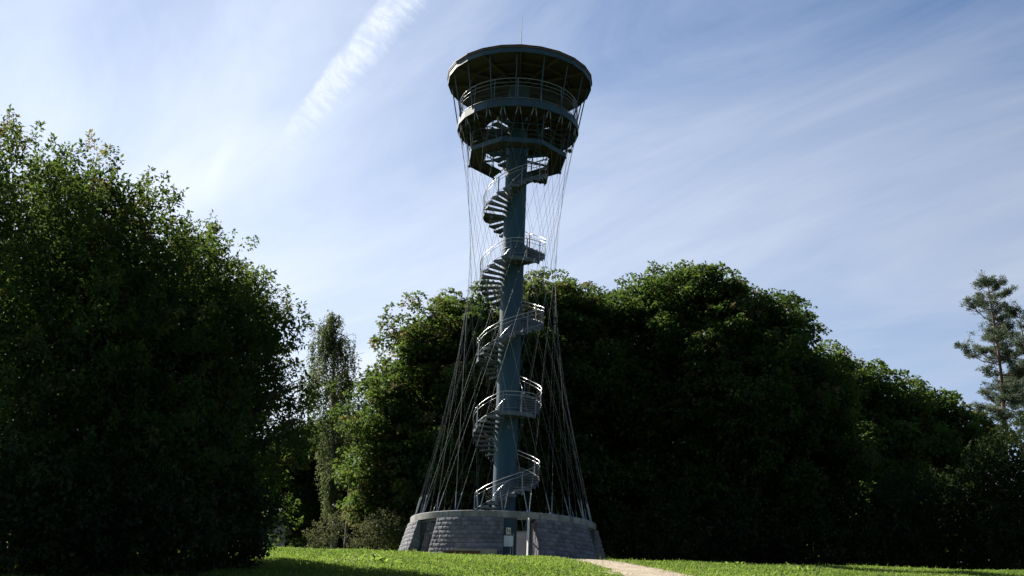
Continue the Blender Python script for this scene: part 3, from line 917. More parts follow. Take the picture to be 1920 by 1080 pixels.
def lobes_to_clumps(lobes, per_m2, rg, jit=0.16, inside=0.78):
    """clump centres spread over the skin of a union of lobes; returns centres and outward directions"""
    Lb = np.array(lobes, float); out = []; dirs = []
    for i, (x, y, z, r) in enumerate(Lb):
        n = max(6, int(4 * PI * r * r * per_m2))
        u = unit(n, rg); rad = r * (1 - rg.random(n) * 0.30 + rg.normal(size=n) * jit * 0.6)
        p = np.array([x, y, z]) + u * rad[:, None] * np.array([1, 1.0, 0.95])
        keep = np.ones(n, bool)
        for j, (X, Y, Z, RR_) in enumerate(Lb):
            if j != i: keep &= np.linalg.norm(p - [X, Y, Z], axis=1) > RR_ * inside
        out.append(p[keep]); dirs.append(u[keep])
    return np.concatenate(out), np.concatenate(dirs)


def foliage(lobes, rg, per_m2, n_leaf, clump, leaf, flat=0.6, sprig=0.0, fill=0.35, fill_size=1.4, odd_rate=0.0, aspect=0.55, zmin=None, droop=0.35, dome=False, core=None):
    """leaf arrays of a crown: skin of clumps (or pointed sprigs) plus loose inner leaves that close it"""
    cc, cd = lobes_to_clumps(lobes, per_m2, rg)
    nc = len(cc)
    size = clump * (0.55 + rg.random(nc) * 0.9)
    ct = np.clip(rg.normal(0.5, 0.22, nc), 0, 1); co = (rg.random(nc) < odd_rate) * rg.random(nc)
    ax = cd * 0.8 + np.array([0, 0, 0.55]) + rg.normal(size=(nc, 3)) * 0.3
    ax /= np.linalg.norm(ax, axis=1, keepdims=True)
    k = np.repeat(np.arange(nc), np.maximum(4, (n_leaf * (size / clump) ** 1.6).astype(int)))
    n = len(k)
    u = unit(n, rg); rad = rg.random(n) ** (1 / 2.2)
    off = u * (rad * size[k])[:, None]; off[:, 2] *= flat
    if dome:      # leaves lie as shingles on the upper shell of each clump
        up_ = rg.random(n) < 0.8; u[up_, 2] = np.abs(u[up_, 2]); rad = 0.72 + 0.34 * rg.random(n)
        off = u * (rad * size[k])[:, None]; off[:, 2] *= flat
    if sprig > 0:
        t = rg.random(n)
        off = off * (0.60 * (1.15 - t))[:, None] + ax[k] * (t * size[k] * sprig)[:, None]
    P = cc[k] + off
    D = u * 0.9 + ax[k] * 0.5 + np.array([0, 0, -droop]) + rg.normal(size=(n, 3)) * 0.35
    Nn = np.array([0, 0, 0.9]) + cd[k] * 0.35 + rg.normal(size=(n, 3)) * 0.55
    if dome: Nn = u * 0.75 + np.array([0, 0, 0.6]) + rg.normal(size=(n, 3)) * 0.33; D = u * 0.8 + np.array([0, 0, -0.5]) + rg.normal(size=(n, 3)) * 0.5
    L = leaf * (0.6 + rg.random(n) * 0.7)
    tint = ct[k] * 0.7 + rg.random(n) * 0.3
    odd = co[k] * (0.5 + rg.random(n) * 0.5)
    # inner fill
    Lb = np.array(core or lobes, float); vol = Lb[:, 3] ** 2.4
    m_ = int(n * fill)
    if m_ > 0:
        q = rg.choice(len(Lb), m_, p=vol / vol.sum())
        P2 = Lb[q, :3] + unit(m_, rg) * (Lb[q, 3] * ((0.15 + 0.55 * rg.random(m_) ** 0.6) if core else (0.2 + 0.62 * rg.random(m_) ** 0.6)))[:, None]
        D2 = unit(m_, rg) + np.array([0, 0, -0.3]); N2 = np.array([0, 0, 0.8]) + rg.normal(size=(m_, 3)) * 0.7
        P = np.concatenate([P, P2]); D = np.concatenate([D, D2]); Nn = np.concatenate([Nn, N2])
        L = np.concatenate([L, leaf * fill_size * (0.7 + rg.random(m_) * 0.6)])
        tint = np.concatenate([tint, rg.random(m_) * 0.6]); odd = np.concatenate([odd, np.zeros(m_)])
    if zmin is not None:
        g = ground_np(P[:, 0], P[:, 1]) + zmin
        kp = P[:, 2] > g
        P, D, Nn, L, tint, odd = P[kp], D[kp], Nn[kp], L[kp], tint[kp], odd[kp]
    return P, D, Nn, L, L * aspect * 1.0, tint, odd, cc


def wood(base, lobes, r0, name, mat, parent, rg, fork=0.4, lean=(0, 0), limbs=True):
    """tapered trunk with limbs running into the lobes of the crown"""
    Lb = sorted(lobes, key=lambda q: q[2]); top = max(Lb, key=lambda q: q[2] + q[3] * 0.3)
    b = Vector(base); t = Vector((top[0] * 0.6 + b.x * 0.4, top[1] * 0.6 + b.y * 0.4, top[2]))
    pts, rs = [], []
    for i in range(9):
        s = i / 8; p = b.lerp(t, s) + Vector((math.sin(s * 5 + b.x) * 0.18, math.cos(s * 4 + b.y) * 0.15, 0)) * min(1, s * 3)
        pts.append(p); rs.append(r0 * (1.35 if i == 0 else 1.0) * (1 - 0.80 * s))
    mb = MB().tube(pts, rs, 9); tr = mb.build(name, mat, parent, True)
    if limbs:
        lm = MB()
        for (x, y, z, r) in Lb:
            e = Vector((x, y, z)); hgt = max(b.z + (t.z - b.z) * 0.16, z - 0.55 * math.hypot(x - b.x, y - b.y) - r * 0.6)
            s = min(0.92, max(0.12, (hgt - b.z) / max(0.1, t.z - b.z)))
            a = b.lerp(t, s)
            rr = r0 * (1 - 0.8 * s) * 0.55
            mid = a.lerp(e, 0.5) + Vector((0, 0, -0.06 * (e - a).length))
            lm.tube([a, mid, e], [rr, rr * 0.65, rr * 0.3], 6)
            for _ in range(4):
                f = e + Vector(np.clip(rg.normal(size=3), -1, 1) * r * 0.42)
                lm.tube([a.lerp(e, 0.6), (a.lerp(e, 0.6) + f) / 2 + Vector((0, 0, 0.1 * r)), f], [rr * 0.42, rr * 0.3, rr * 0.1], 4)
        lm.build('branches', mat, parent, True)
    return tr


# key: label, category, group, leaf material, per_m2, leaves per clump, clump radius, leaf length, sprig, odd rate, trunk radius, y spread
NEAR, MAPLE, SHRUB = 'near', 'maple', 'shrub'
SPEC = {
 'L1': ('broadleaf_tree', 'tall leafy tree filling the left edge, highest of the near trees', 'tree', 'near trees on the left', NEAR),
 'L2': ('broadleaf_tree', 'leafy tree in the middle of the near trees between the tallest and the lowest', 'tree', 'near trees on the left', NEAR),
 'L3': ('broadleaf_tree', 'leafy tree nearest the birch, lowest of the near trees on the left', 'tree', 'near trees on the left', NEAR),
 'M1': ('maple_tree', 'maple with browning leaf clumps directly behind the tower stair', 'tree', 'maples behind the tower', MAPLE),
 'M2': ('maple_tree', 'big dark maple just right of the tower cables', 'tree', 'maples behind the tower', MAPLE),
 'M3': ('maple_tree', 'dark domed maple sloping down on the right of the big maple', 'tree', 'maples behind the tower', MAPLE),
 'D': ('maple_tree', 'farther sunlit tree beside the right flank of the dark domed maple', 'tree', 'far trees on the right', MAPLE),
 'E': ('maple_tree', 'farther low tree between the sunlit tree and the pine', 'tree', 'far trees on the right', MAPLE),
 'G1': ('background_tree', 'shaded tree filling the gap between the birch and the brown tinged maple', 'tree', 'shaded trees behind the birch', MAPLE),
 'G2': ('background_tree', 'shaded tree behind the pale shed left of the birch', 'tree', 'shaded trees behind the birch', MAPLE),
 'F1': ('dark_shrub', 'dark shrub below the farther sunlit tree', 'shrub', 'dark shrubs at the lawn edge', SHRUB),
 'F2': ('dark_shrub', 'dark shrub below the pine and farther low tree', 'shrub', 'dark shrubs at the lawn edge', SHRUB),
 'F3': ('dark_shrub', 'tall dark shrub at the right edge of the lawn under the pine', 'shrub', 'dark shrubs at the lawn edge', SHRUB),
 'F4': ('dark_shrub', 'low dark shrub right behind the round base below the big maple', 'shrub', 'dark shrubs at the lawn edge', SHRUB),
 'F5': ('dark_shrub', 'low dark shrub under the dark domed maple', 'shrub', 'dark shrubs at the lawn edge', SHRUB),
 'S1': ('shaded_bush', 'shaded bush below the lowest near tree beside the pale shed', 'bush', 'shaded bushes under the near trees', SHRUB),
 'S2': ('shaded_bush', 'shaded bush in the middle under the near trees', 'bush', 'shaded bushes under the near trees', SHRUB),
 'S3': ('shaded_bush', 'shaded bush in the bottom left corner under the tallest near tree', 'bush', 'shaded bushes under the near trees', SHRUB),
 'U1': ('olive_shrub', 'pale olive shrub at the foot of the birch trunk', 'shrub', 'small shrubs behind the lawn', 'olive'),
 'U2': ('olive_shrub', 'dull green shrub between the birch and the round base', 'shrub', 'small shrubs behind the lawn', 'olive'),
}
TREES = [
('L1', -11.63, -31.5, [[-12.26, -31.5, 3.44, 2.96], [-13.71, -31.5, 7.08, 1.62], [-12.49, -31.5, 7.44, 0.94], [-13.08, -31.5, 5.89, 1.99], [-11.38, -31.5, 5.81, 1.69], [-14.14, -31.5, 4.81, 2.67], [-11.35, -31.5, 2.91, 2.16], [-11.69, -31.5, 0.03, 2.75], [-13.65, -31.5, 0.62, 2.57]]),
('L2', -9.84, -29.5, [[-10.68, -29.5, 7.08, 1.1], [-11.38, -29.5, 7.21, 1.04], [-9.82, -29.5, 5.68, 1.49], [-11.26, -29.5, 5.31, 1.77], [-9.33, -29.5, 4.15, 1.73], [-10.29, -29.5, 2.61, 2.25], [-10.81, -29.5, 0.27, 2.37], [-8.78, -29.5, 0.92, 1.94]]),
('L3', -7.82, -27, [[-9.39, -27.0, 7.07, 0.95], [-8.68, -27.0, 5.74, 1.29], [-10.14, -27.0, 7.21, 0.88], [-8.02, -27.0, 5.6, 0.93], [-7.62, -27.0, 4.79, 0.78], [-6.46, -27.0, 4.26, 0.73], [-6.21, -27.0, 2.98, 0.69], [-6.22, -27.0, 1.79, 0.76], [-8.47, -27.0, 3.93, 1.69], [-7.27, -27.0, 3.01, 0.97], [-8.68, -27.0, 1.7, 1.81], [-7.08, -27.0, 1.14, 0.96], [-8.14, -27.0, -0.27, 1.51], [-9.52, -27.0, -0.17, 1.39]]),
('M1', -3.12, 14, [[-3.61, 14.0, 16.08, 2.66], [-5.51, 14.0, 15.27, 2.48], [-2.24, 14.0, 17.24, 2.14], [-6.76, 14.0, 12.69, 2.64], [-7.61, 14.0, 9.82, 2.8], [-8.45, 14.0, 7.02, 2.26], [-2.57, 14.0, 12.85, 4.22], [-4.41, 14.0, 8.21, 4.52], [-0.85, 14.0, 13.64, 3.87], [1.57, 14.0, 18.51, 1.86], [0.13, 14.0, 15.86, 2.84], [1.16, 14.0, 11.21, 2.62], [1.44, 14.0, 8.08, 2.6], [1.35, 14.0, 5.35, 2.42], [-6.27, 14.0, 5.07, 3.11], [-2.22, 14.0, 5.56, 3.45], [-8.3, 14.0, 5.0, 1.91]]),
('M2', 8.3, 17, [[4.54, 17.0, 18.01, 2.6], [3.77, 17.0, 19.14, 1.86], [7.12, 17.0, 19.08, 2.69], [9.54, 17.0, 19.37, 2.55], [3.88, 17.0, 13.81, 4.03], [8.26, 17.0, 13.97, 5.15], [11.57, 17.0, 17.13, 4.11], [12.71, 17.0, 19.1, 3.01], [5.06, 17.0, 8.73, 4.34], [10.07, 17.0, 8.2, 4.73], [3.33, 17.0, 6.53, 3.24], [6.89, 17.0, 5.26, 3.24]]),
('M3', 16.29, 15, [[12.83, 15.0, 19.95, 2.03], [13.43, 15.0, 16.65, 3.29], [16.18, 15.0, 18.26, 2.59], [18.12, 15.0, 16.83, 2.96], [19.49, 15.0, 15.03, 2.22], [20.51, 15.0, 13.97, 1.66], [15.84, 15.0, 12.34, 5.08], [19.34, 15.0, 11.4, 2.92], [13.63, 15.0, 8.01, 4.64], [18.45, 15.0, 6.81, 3.97], [20.82, 15.0, 9.33, 2.56], [11.85, 15.0, 4.52, 2.83], [14.93, 15.0, 4.29, 2.85]]),
('D', 29.32, 35, [[28.49, 35.0, 19.45, 2.83], [27.25, 35.0, 17.1, 2.8], [30.89, 35.0, 17.93, 2.37], [29.29, 35.0, 13.57, 4.67], [33.0, 35.0, 15.96, 2.85], [28.55, 35.0, 8.28, 5.08], [32.66, 35.0, 11.04, 3.76]]),
('E', 35.63, 38, [[35.77, 38.0, 18.08, 2.22], [37.37, 38.0, 16.73, 2.47], [35.69, 38.0, 13.89, 3.91], [33.99, 38.0, 9.29, 4.84], [39.32, 38.0, 13.56, 2.97], [38.06, 38.0, 9.45, 4.9], [40.82, 38.0, 15.0, 2.24]]),
('G1', -10.33, 30, [[-10.91, 30.0, 12.43, 1.92], [-12.45, 30.0, 10.68, 2.34], [-14.6, 30.0, 11.44, 2.57], [-10.98, 30.0, 7.83, 2.54], [-13.86, 30.0, 7.72, 3.4], [-16.11, 30.0, 9.71, 2.57], [-11.61, 30.0, 5.36, 2.53]]),
('G2', -17.59, 34, [[-17.57, 34.0, 9.01, 3.12], [-18.18, 34.0, 6.42, 2.67], [-15.62, 34.0, 6.52, 2.66], [-20.59, 34.0, 8.9, 3.59]]),
('F1', 21.89, 12, [[20.31, 12.0, 5.14, 2.44], [22.9, 12.0, 4.26, 3.16], [20.21, 12.0, 3.19, 2.08], [24.81, 12.0, 3.36, 2.12]]),
('F2', 28.6, 14, [[27.3, 14.0, 4.97, 3.3], [30.42, 14.0, 5.76, 3.73], [28.86, 14.0, 3.37, 2.21], [25.64, 14.0, 5.58, 2.55]]),
('F3', 31.23, 10, [[30.9, 10.0, 7.21, 2.86], [31.94, 10.0, 4.69, 3.94], [29.88, 10.0, 3.36, 2.12], [33.98, 10.0, 8.63, 3.65], [29.66, 10.0, 7.82, 1.96]]),
('F4', 9.64, 9, [[7.44, 9.0, 2.74, 1.61], [9.95, 9.0, 3.14, 2.11], [12.15, 9.0, 2.91, 1.95], [10.42, 9.0, 2.24, 1.78]]),
('F5', 15.94, 9, [[14.36, 9.0, 3.3, 2.13], [16.55, 9.0, 3.08, 1.98], [18.44, 9.0, 2.99, 1.66], [15.27, 9.0, 2.26, 1.64], [17.14, 9.0, 2.02, 1.48]]),
('S1', -7.09, -29.5, [[-7.01, -29.5, -0.98, 1.16], [-7.48, -29.5, -1.68, 1.02], [-6.38, -29.5, -1.64, 0.51], [-7.16, -29.5, -2.14, 0.73], [-6.41, -29.5, -2.05, 0.43]]),
('S2', -8.59, -33, [[-8.78, -33.0, -1.48, 1.45], [-7.51, -33.0, -1.8, 1.17], [-9.54, -33.0, -2.11, 1.2], [-8.86, -33.0, -2.62, 0.92], [-7.55, -33.0, -2.46, 0.78]]),
('S3', -10.2, -35, [[-10.28, -35.0, -1.78, 1.63], [-9.49, -35.0, -2.42, 1.12], [-11.33, -35.0, -2.27, 1.65], [-9.54, -35.0, -2.86, 0.99]]),
('U1', -10.42, 8, [[-10.56, 8.0, 2.13, 0.77], [-10.98, 8.0, 1.66, 0.58], [-9.84, 8.0, 2.76, 0.77], [-10.15, 8.0, 1.63, 0.7]]),
('U2', -6.88, 8, [[-6.88, 8.0, 2.42, 1.27], [-8.09, 8.0, 2.07, 1.02], [-5.47, 8.0, 2.16, 0.95]]),

]
total_leaves = 0
for ti, (key, tx, ty, lobes) in enumerate(TREES):
    name, label, cat, group, kindk = SPEC[key]
    rg = np.random.default_rng(100 + ti)
    gz = ground(tx, ty)
    tr = empty(name, (0, 0, 0), label, cat, group)
    zone = {'L1': 1.6, 'L2': 1.5, 'L3': 1.3, 'M1': 2.4, 'M2': 2.6, 'M3': 2.6}.get(key, 1.0)
    lb = []
    for (x, y, z, r) in lobes:
        lb.append((x, y + float(rg.normal()) * zone * 0.5, z, r))
        if kindk in (NEAR, MAPLE) and r > 1.2:       # depth: companions before and behind
            lb.append((x + float(rg.normal()) * 0.3, y + zone * 1.1 + r * 0.4, z - 0.1 * r, r * 0.9))
            if kindk == NEAR: lb.append((x - 0.5 + float(rg.normal()) * 0.4, y + zone * 2.6 + r * 0.5, z - 0.1 * r, r * 0.85))  # rear lobes added so the near crowns shade their lower parts
            lb.append((x + float(rg.normal()) * 0.3, y - zone * 0.9 - r * 0.25, z - 0.35 * r, r * 0.7))
    bumps = []
    if kindk == MAPLE:
        for (x, y, z, r) in lb:
            for _ in range(int(5 + r * 2.6)):
                u = unit(1, rg)[0]; u[2] = u[2] * 0.8 + 0.15
                rs = min(1.35, r * (0.22 + 0.2 * rg.random())); out_ = 0.88 + 0.16 * rg.random()
                bumps.append((x + u[0] * r * out_, y + u[1] * r * out_, z + u[2] * r * out_, rs))
    if kindk == NEAR:
        arr = foliage(lb, rg, 2.6, 44, 0.48, 0.132, 0.75, 1.15, 0.5, 1.3, 0.10, 0.50, 0.0)
        mat, br, tk = L_NEAR, M['bark'], 0.20
    elif kindk == MAPLE:
        far = key in ('D', 'E', 'G1', 'G2')
        arr = foliage(bumps, rg, 1.0, 46 if not far else 30, 0.55, 0.21 if not far else 0.27, 0.5, 0.0, 0.46, 1.4, 0.32 if key == 'M1' else 0.10, 0.80, 0.3, dome=True, core=lb)
        mat, br, tk = (L_DARK if key in ('G1', 'G2') else L_MAPLE), M['bark'], 0.32  # sunlit background trees get darker leaves, shade put into their colour
    elif kindk == SHRUB:
        near = key[0] == 'S'
        arr = foliage(lb, rg, 3.0 if near else 1.6, 26, 0.35 if near else 0.5, 0.12 if near else 0.19, 0.7, 1.0, 0.6, 1.4, 0.0, 0.6, -0.02)
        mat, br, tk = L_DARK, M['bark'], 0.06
    else:
        arr = foliage(lb, rg, 4.0, 22, 0.30, 0.11, 0.8, 1.2, 0.3, 1.6, 0.0, 0.5, -0.02)
        mat, br, tk = L_OLIVE, M['bark'], 0.03
    P, D, Nn, L, Wd, tint_, odd_, cc = arr
    total_leaves += len(P)
    tint_ = tint_ * 0.85 + {'M1': 0.12, 'M2': 0.05, 'M3': -0.08, 'D': 0.25, 'E': 0.15, 'L1': 0.05, 'L3': 0.1}.get(key, 0.0)
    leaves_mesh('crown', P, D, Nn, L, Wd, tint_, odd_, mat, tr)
    wood((tx, ty, gz - 0.15), lobes, tk, 'trunk', br, tr, rg, limbs=kindk in (NEAR, MAPLE))

# ---- weeping birch
rg = np.random.default_rng(5)
bx, by = -11.3, 20.0
bi = empty('birch_tree', (0, 0, 0), 'slender weeping birch standing between the near trees and the maple', 'tree')
bz = ground(bx, by) - 0.2
axis = [Vector((bx, by, bz)), Vector((bx - 0.25, by, 5)), Vector((bx - 0.8, by, 10)), Vector((bx - 1.1, by, 14)), Vector((bx - 1.5, by, 18.7))]
MB().tube(axis, [0.24, 0.20, 0.14, 0.09, 0.03], 9).build('trunk', M['barkbirch'], bi, True)
MB().tube([(bx + 0.55, by + 0.5, bz), (bx + 0.6, by + 0.5, 4), (bx + 0.5, by + 0.6, 9)], [0.14, 0.12, 0.05], 8).build('trunk', M['barkbirch'], bi, True)
br = MB(); Pl, Dl, Nl, Ll, Tl = [], [], [], [], []
for i in range(105):
    s = rg.random() ** 0.85; z = 4.5 + 14.0 * s
    fz = (z - bz) / (18.7 - bz)
    a0_ = Vector((np.interp(z, [q.z for q in axis], [q.x for q in axis]), by, z))
    reach = (0.15 + 2.3 * math.sin(PI * min(1, max(0.0, 1.02 - s) ** 0.75))) * (0.25 + 0.95 * rg.random())
    a = rg.random() * 2 * PI
    tip = a0_ + Vector((math.cos(a) * reach, math.sin(a) * reach, 0.55 + 0.5 * rg.random()))
    br.tube([a0_, a0_.lerp(tip, 0.55) + Vector((0, 0, 0.15)), tip], [0.035, 0.022, 0.008], 4)
    for k in range(9):
        st0 = a0_.lerp(tip, 0.35 + 0.65 * rg.random()) + Vector(rg.normal(size=3) * 0.12)
        ln = (0.6 + 2.2 * rg.random() ** 1.5) * (0.6 + 0.5 * min(1, reach))
        n = int(21 * ln)
        t = rg.random(n)
        P = np.array(st0)[None] + np.stack([rg.normal(size=n) * 0.07, rg.normal(size=n) * 0.07, -t * ln], 1) + np.outer(t, rg.normal(size=3) * [0.2, 0.2, 0])
        Pl.append(P); Dl.append(np.stack([rg.normal(size=n) * 0.6, rg.normal(size=n) * 0.6, -np.ones(n)], 1)); Nl.append(unit(n, rg)); Ll.append(0.135 * (0.7 + rg.random(n) * 0.6)); Tl.append(np.full(n, rg.random()) * 0.6 + rg.random(n) * 0.4)
br.build('branches', M['barkbirch'], bi, True)
P = np.concatenate(Pl); L = np.concatenate(Ll)
leaves_mesh('crown', P, np.concatenate(Dl), np.concatenate(Nl), L, L * 0.62, np.concatenate(Tl), np.zeros(len(P)), L_BIRCH, bi)
total_leaves += len(P)


# ---- pines on the right
def pine(px, py_, top, r0, label, seed, reach0, z_low):
    rg = np.random.default_rng(seed)
    root = empty('pine_tree', (0, 0, 0), label, 'tree', 'pines at the right edge')
    gz = ground(px, py_) - 0.2
    n = 10
    ax = [Vector((px + 0.25 * math.sin(i * 0.9 + seed), py_, gz + (top - gz) * i / (n - 1))) for i in range(n)]
    MB().tube(ax, [r0 * (1 - 0.9 * i / (n - 1)) for i in range(n)], 9).build('trunk', M['barkpine'], root, True)
    br = MB(); Pl, Dl, Nl, Tl = [], [], [], []
    z = z_low
    while z < top - 0.2:
        s = (z - z_low) / (top - z_low)
        for w in range(rg.integers(2, 4)):
            a = rg.random() * 2 * PI
            reach = reach0 * (0.25 + 0.95 * (1 - s) ** 0.75) * (0.5 + 0.6 * rg.random()) * (0.65 if s < 0.12 else 1)
            o = Vector((np.interp(z, [q.z for q in ax], [q.x for q in ax]), py_, z))
            d = Vector((math.cos(a), math.sin(a), 0)); rise = reach * (0.15 + 0.55 * s + 0.15 * rg.normal())
            b_ = [o, o + d * reach * 0.45 + Vector((0, 0, rise * 0.25 - 0.1)), o + d * reach * 0.8 + Vector((0, 0, rise * 0.6)), o + d * reach + Vector((0, 0, rise))]
            br.tube(b_, [0.075 * (1 - s * .6), 0.05 * (1 - s * .6), 0.03, 0.012], 5)
            nt = int(5 + reach * 5.2)
            for k in range(nt):
                t = 0.42 + 0.60 * rg.random()
                q = t * 3; i0 = min(2, int(q)); c = b_[i0].lerp(b_[i0 + 1], min(1.05, q - i0))
                side = d.cross(Vector((0, 0, 1))) * float(rg.normal()) * 0.34 * reach ** 0.6
                c2 = c + side + Vector((0, 0, abs(side.length) * 0.25 + 0.05))
                br.tube([c, c2], [0.014, 0.008], 3, False)
                m_ = 46
                u = unit(m_, rg); u[:, 2] = np.abs(u[:, 2]) * 0.9 - 0.15
                Pl.append(np.array(c2)[None] + u * 0.06 + rg.normal(size=(m_, 3)) * [0.13, 0.13, 0.12]); Dl.append(u + np.array([0, 0, 0.25])); Nl.append(unit(m_, rg)); Tl.append(np.full(m_, rg.random()) * 0.5 + rg.random(m_) * 0.5)
        z += 0.5 + 0.5 * rg.random()
    br.build('branches', M['barkpine'], root, True)
    P = np.concatenate(Pl); L = 0.25 * (0.7 + RNG.random(len(P)) * 0.6)
    leaves_mesh('crown', P, np.concatenate(Dl), np.concatenate(Nl), L, L * 0.22, np.concatenate(Tl), None, L_PINE, root)
    return len(P)


total_leaves += pine(43.75, 40, 30.2, 0.40, 'tall open pine with a bare orange brown trunk right of the low far tree', 21, 4.2, 16.0)
total_leaves += pine(47.6, 43, 28.8, 0.30, 'pine cut by the right edge of the picture behind the tall open pine', 33, 3.6, 16.0)

# ---- far trees that close the gaps low behind the front rows
rg = np.random.default_rng(77)
for k, (x, y, h) in enumerate([(-34, 62, 11), (-22, 66, 12), (-15, 58, 11), (-9, 60, 13), (2, 58, 12), (13, 56, 12), (24, 60, 12), (36, 64, 12), (47, 62, 13), (57, 60, 12)]):
    lb = [(x + float(rg.normal()) * 2.4, y + float(rg.normal()) * 1.5, h * (0.12 + 0.75 * float(rg.random())), 2.6 + float(rg.random()) * 1.6) for _ in range(11)]
    near_what = ['behind the near trees', 'behind the pale shed', 'right of the birch trunk', 'behind the brown tinged maple', 'behind the tower column', 'behind the big maple', 'behind the dark domed maple',
                 'behind the sunlit far tree', 'behind the pine trunk', 'beyond the right edge shrub'][k]
    root = empty('far_tree', (0, 0, 0), 'dim far tree glimpsed through gaps ' + near_what, 'tree', 'far trees glimpsed through gaps')
    arr = foliage(lb, rg, 0.45, 26, 0.9, 0.42, 0.7, 0.6, 0.5, 2.0, 0.0, 0.8, 0.2)
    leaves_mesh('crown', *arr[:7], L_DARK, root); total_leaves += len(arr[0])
    wood((x, y, ground(x, y) - 0.2), lb, 0.28, 'trunk', M['bark'], root, rg, limbs=False)

# ------------------------------------------------------------------ pale shed half hidden by the near trees
sh = empty('pale_shed', (-14.2, 7.5, ground(-14.2, 7.5) - 0.3), 'pale shed with dark roof half hidden between the near trees and the birch', 'shed', None, R(-14))
MB().box((0, 0, 1.35), (2.6, 2.6, 2.7)).build('wall', M['pale_wall'], sh)
rfm = MB(); vs = [(x, y, z) for x in (-1.55, 1.55) for (y, z) in ((-1.6, 2.55), (0, 3.75), (1.6, 2.55), (1.6, 2.42), (0, 3.6), (-1.6, 2.42))]
fs = [tuple(range(6)), tuple(range(11, 5, -1))] + [(k, 6 + k, 6 + (k + 1) % 6, (k + 1) % 6) for k in range(6)]
rfm.add(vs, fs).build('roof', M['shed_roof'], sh)
gb = MB(); gb.add([(-1.3, -1.28, 2.70), (-1.3, 1.28, 2.70), (-1.3, 0, 3.58), (1.3, -1.28, 2.70), (1.3, 1.28, 2.70), (1.3, 0, 3.58)], [(0, 1, 2), (3, 5, 4), (0, 3, 4, 1), (1, 4, 5, 2), (0, 2, 5, 3)])
gb.build('gable', M['pale_wall'], sh)
dr = MB().box((0.55, -1.315, 1.0), (0.85, 0.04, 2.0)).build('door', M['shed_roof'], sh)
MB().box((0.22, -1.35, 1.0), (0.03, 0.03, 0.12)).build('handle', M['steel'], dr)
wn = MB().box((-0.6, -1.315, 1.6), (0.7, 0.04, 0.8)).build('window', M['glass'], sh)
wfm = MB()
for x in (-0.97, -0.6, -0.23): wfm.box((x, -1.345, 1.6), (0.05, 0.03, 0.86))
wfm.build('window_frame', M['pale_wall'], wn)

# ------------------------------------------------------------------ lawn weeds
def weed(x, y, size, label, seed, n=60, L0=0.24):
    rg = np.random.default_rng(seed)
    root = empty('lawn_weed', (x, y, ground(x, y)), label, 'plant', 'broad leaved weeds in the lawn')
    a = rg.random(n) * 2 * PI; el = rg.random(n) * 0.9 + 0.25
    D = np.stack([np.cos(a) * np.cos(el), np.sin(a) * np.cos(el), np.sin(el)], 1)
    P = np.stack([rg.normal(size=n) * size * 0.45, rg.normal(size=n) * size * 0.45, 0.02 + rg.random(n) * 0.10 * size], 1)
    L = L0 * size * (0.6 + 0.8 * rg.random(n))
    leaves_mesh('leaves', P, D, np.array([0, 0, 1.0]) + rg.normal(size=(n, 3)) * 0.3, L, L * 0.45, rg.random(n), None, L_WEED, root)
    stem = MB()
    for k in range(6):
        p = P[k]; stem.tube([p * [1, 1, 0], p + D[k] * 0.35 * size], [0.008, 0.005], 4)
    stem.build('stems', L_WEED, root)


weed(-4.05, -22.3, 0.9, 'broad leaved weed clump in the lit lawn in front of the left gate', 1)
weed(10.9, -17.3, 0.8, 'broad leaved weed clump in the lawn right of the sandy path', 2)
weed(8.9, -13.5, 0.55, 'small weed tuft on the lawn crest close beyond the sandy path', 3)

# ------------------------------------------------------------------ lawn grass
rg = np.random.default_rng(9)


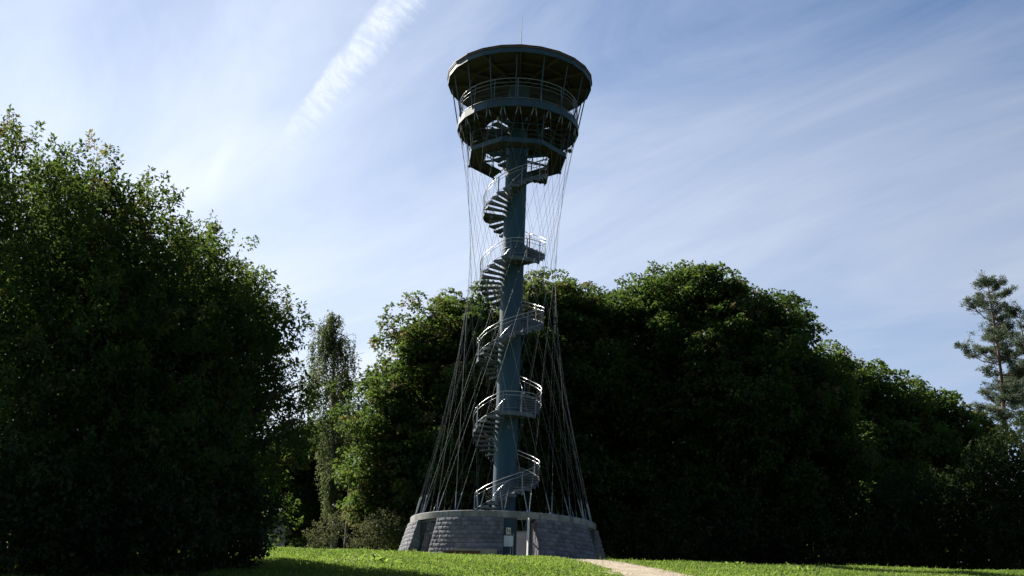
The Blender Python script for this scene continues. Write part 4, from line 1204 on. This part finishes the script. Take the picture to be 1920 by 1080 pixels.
def scatter(n, x0, x1, y0, y1, blade, width):
    x = x0 + rg.random(n) * (x1 - x0); y = y0 + rg.random(n) * (y1 - y0)
    xc_, hw_ = path_center(y)
    on = (np.abs(x - xc_) < hw_ - 0.16 + rg.normal(size=n) * 0.24) & (y > -53)
    base_ = np.hypot(x, y) < 5.65
    dens = 0.5 + 0.5 * np.sin(x * 0.8 + 2 * np.sin(y * 0.6)) * np.sin(y * 0.9 + x * 0.2)
    kp = ~on & ~base_ & (rg.random(n) < 0.45 + 0.55 * dens)
    x, y, dens = x[kp], y[kp], dens[kp]; n = len(x)
    P = np.stack([x, y, ground_np(x, y) - 0.005], 1)
    D = np.stack([rg.normal(size=n) * 0.75, rg.normal(size=n) * 0.75, np.ones(n)], 1)
    tall = 0.75 + 0.5 * rg.random(n) + (rg.random(n) < 0.02) * 1.1
    L = blade * tall * (0.8 + 0.4 * dens)
    tint = np.clip(0.5 + 0.35 * np.sin(x * 0.45 + 1.7 * np.sin(y * 0.33)) + rg.normal(size=n) * 0.22, 0, 1)
    odd = (rg.random(n) < 0.07 + 0.16 * (np.sin(x * 1.1 + y * 0.4) * np.sin(y * 0.8 - 0.5 * x) > 0.6)) * rg.random(n)
    Nn = np.stack([rg.normal(size=n), rg.normal(size=n), np.zeros(n)], 1)
    return P, D, Nn, L, width * (0.6 + 0.8 * rg.random(n)), tint, odd


def low_weeds(n, x0, x1, y0, y1):
    """flat clover-like leaves in patches between the blades, and a few fallen leaves"""
    nc = n // 12
    cx, cy = x0 + rg.random(nc) * (x1 - x0), y0 + rg.random(nc) * (y1 - y0)
    k = np.repeat(np.arange(nc), 12); m_ = len(k)
    sp = (0.06 + 0.16 * rg.random(nc))[k]
    x, y = cx[k] + rg.normal(size=m_) * sp, cy[k] + rg.normal(size=m_) * sp
    xc_, hw_ = path_center(y)
    kp = ~((np.abs(x - xc_) < hw_ - 0.25) & (y > -53)) & (np.hypot(x, y) > 5.7)
    x, y, k = x[kp], y[kp], k[kp]; m_ = len(x)
    P = np.stack([x, y, ground_np(x, y) + 0.02 + rg.random(m_) * 0.05], 1)
    D = np.stack([rg.normal(size=m_), rg.normal(size=m_), 0.35 + rg.random(m_) * 0.5], 1)
    Nn = np.stack([rg.normal(size=m_) * 0.4, rg.normal(size=m_) * 0.4, np.ones(m_)], 1)
    L = 0.055 * (0.5 + rg.random(m_))
    return P, D, Nn, L, L * 0.7, np.clip((0.25 + 0.6 * rg.random(nc))[k] + rg.normal(size=m_) * 0.15, 0, 1), ((rg.random(nc) < 0.10) * rg.random(nc))[k]


parts = [scatter(380000, -15, 30, -37, -7, 0.095, 0.030), scatter(60000, -22, 34, -7, 6, 0.12, 0.03), scatter(40000, -20, 14, -48, -37, 0.10, 0.024), low_weeds(110000, -14, 30, -36, -7)]
arr = [np.concatenate([p[i] for p in parts]) for i in range(7)]
go = leaves_mesh('grass', *arr, L_GRASS, None, 0.0)
tag(go, 'short green lawn grass covering the rise in front of the tower', 'grass', None, 'stuff')
print('LEAVES', total_leaves, 'GRASS', len(arr[0]), 'BLOCKS', block_count, 'TREADS', n_tread)
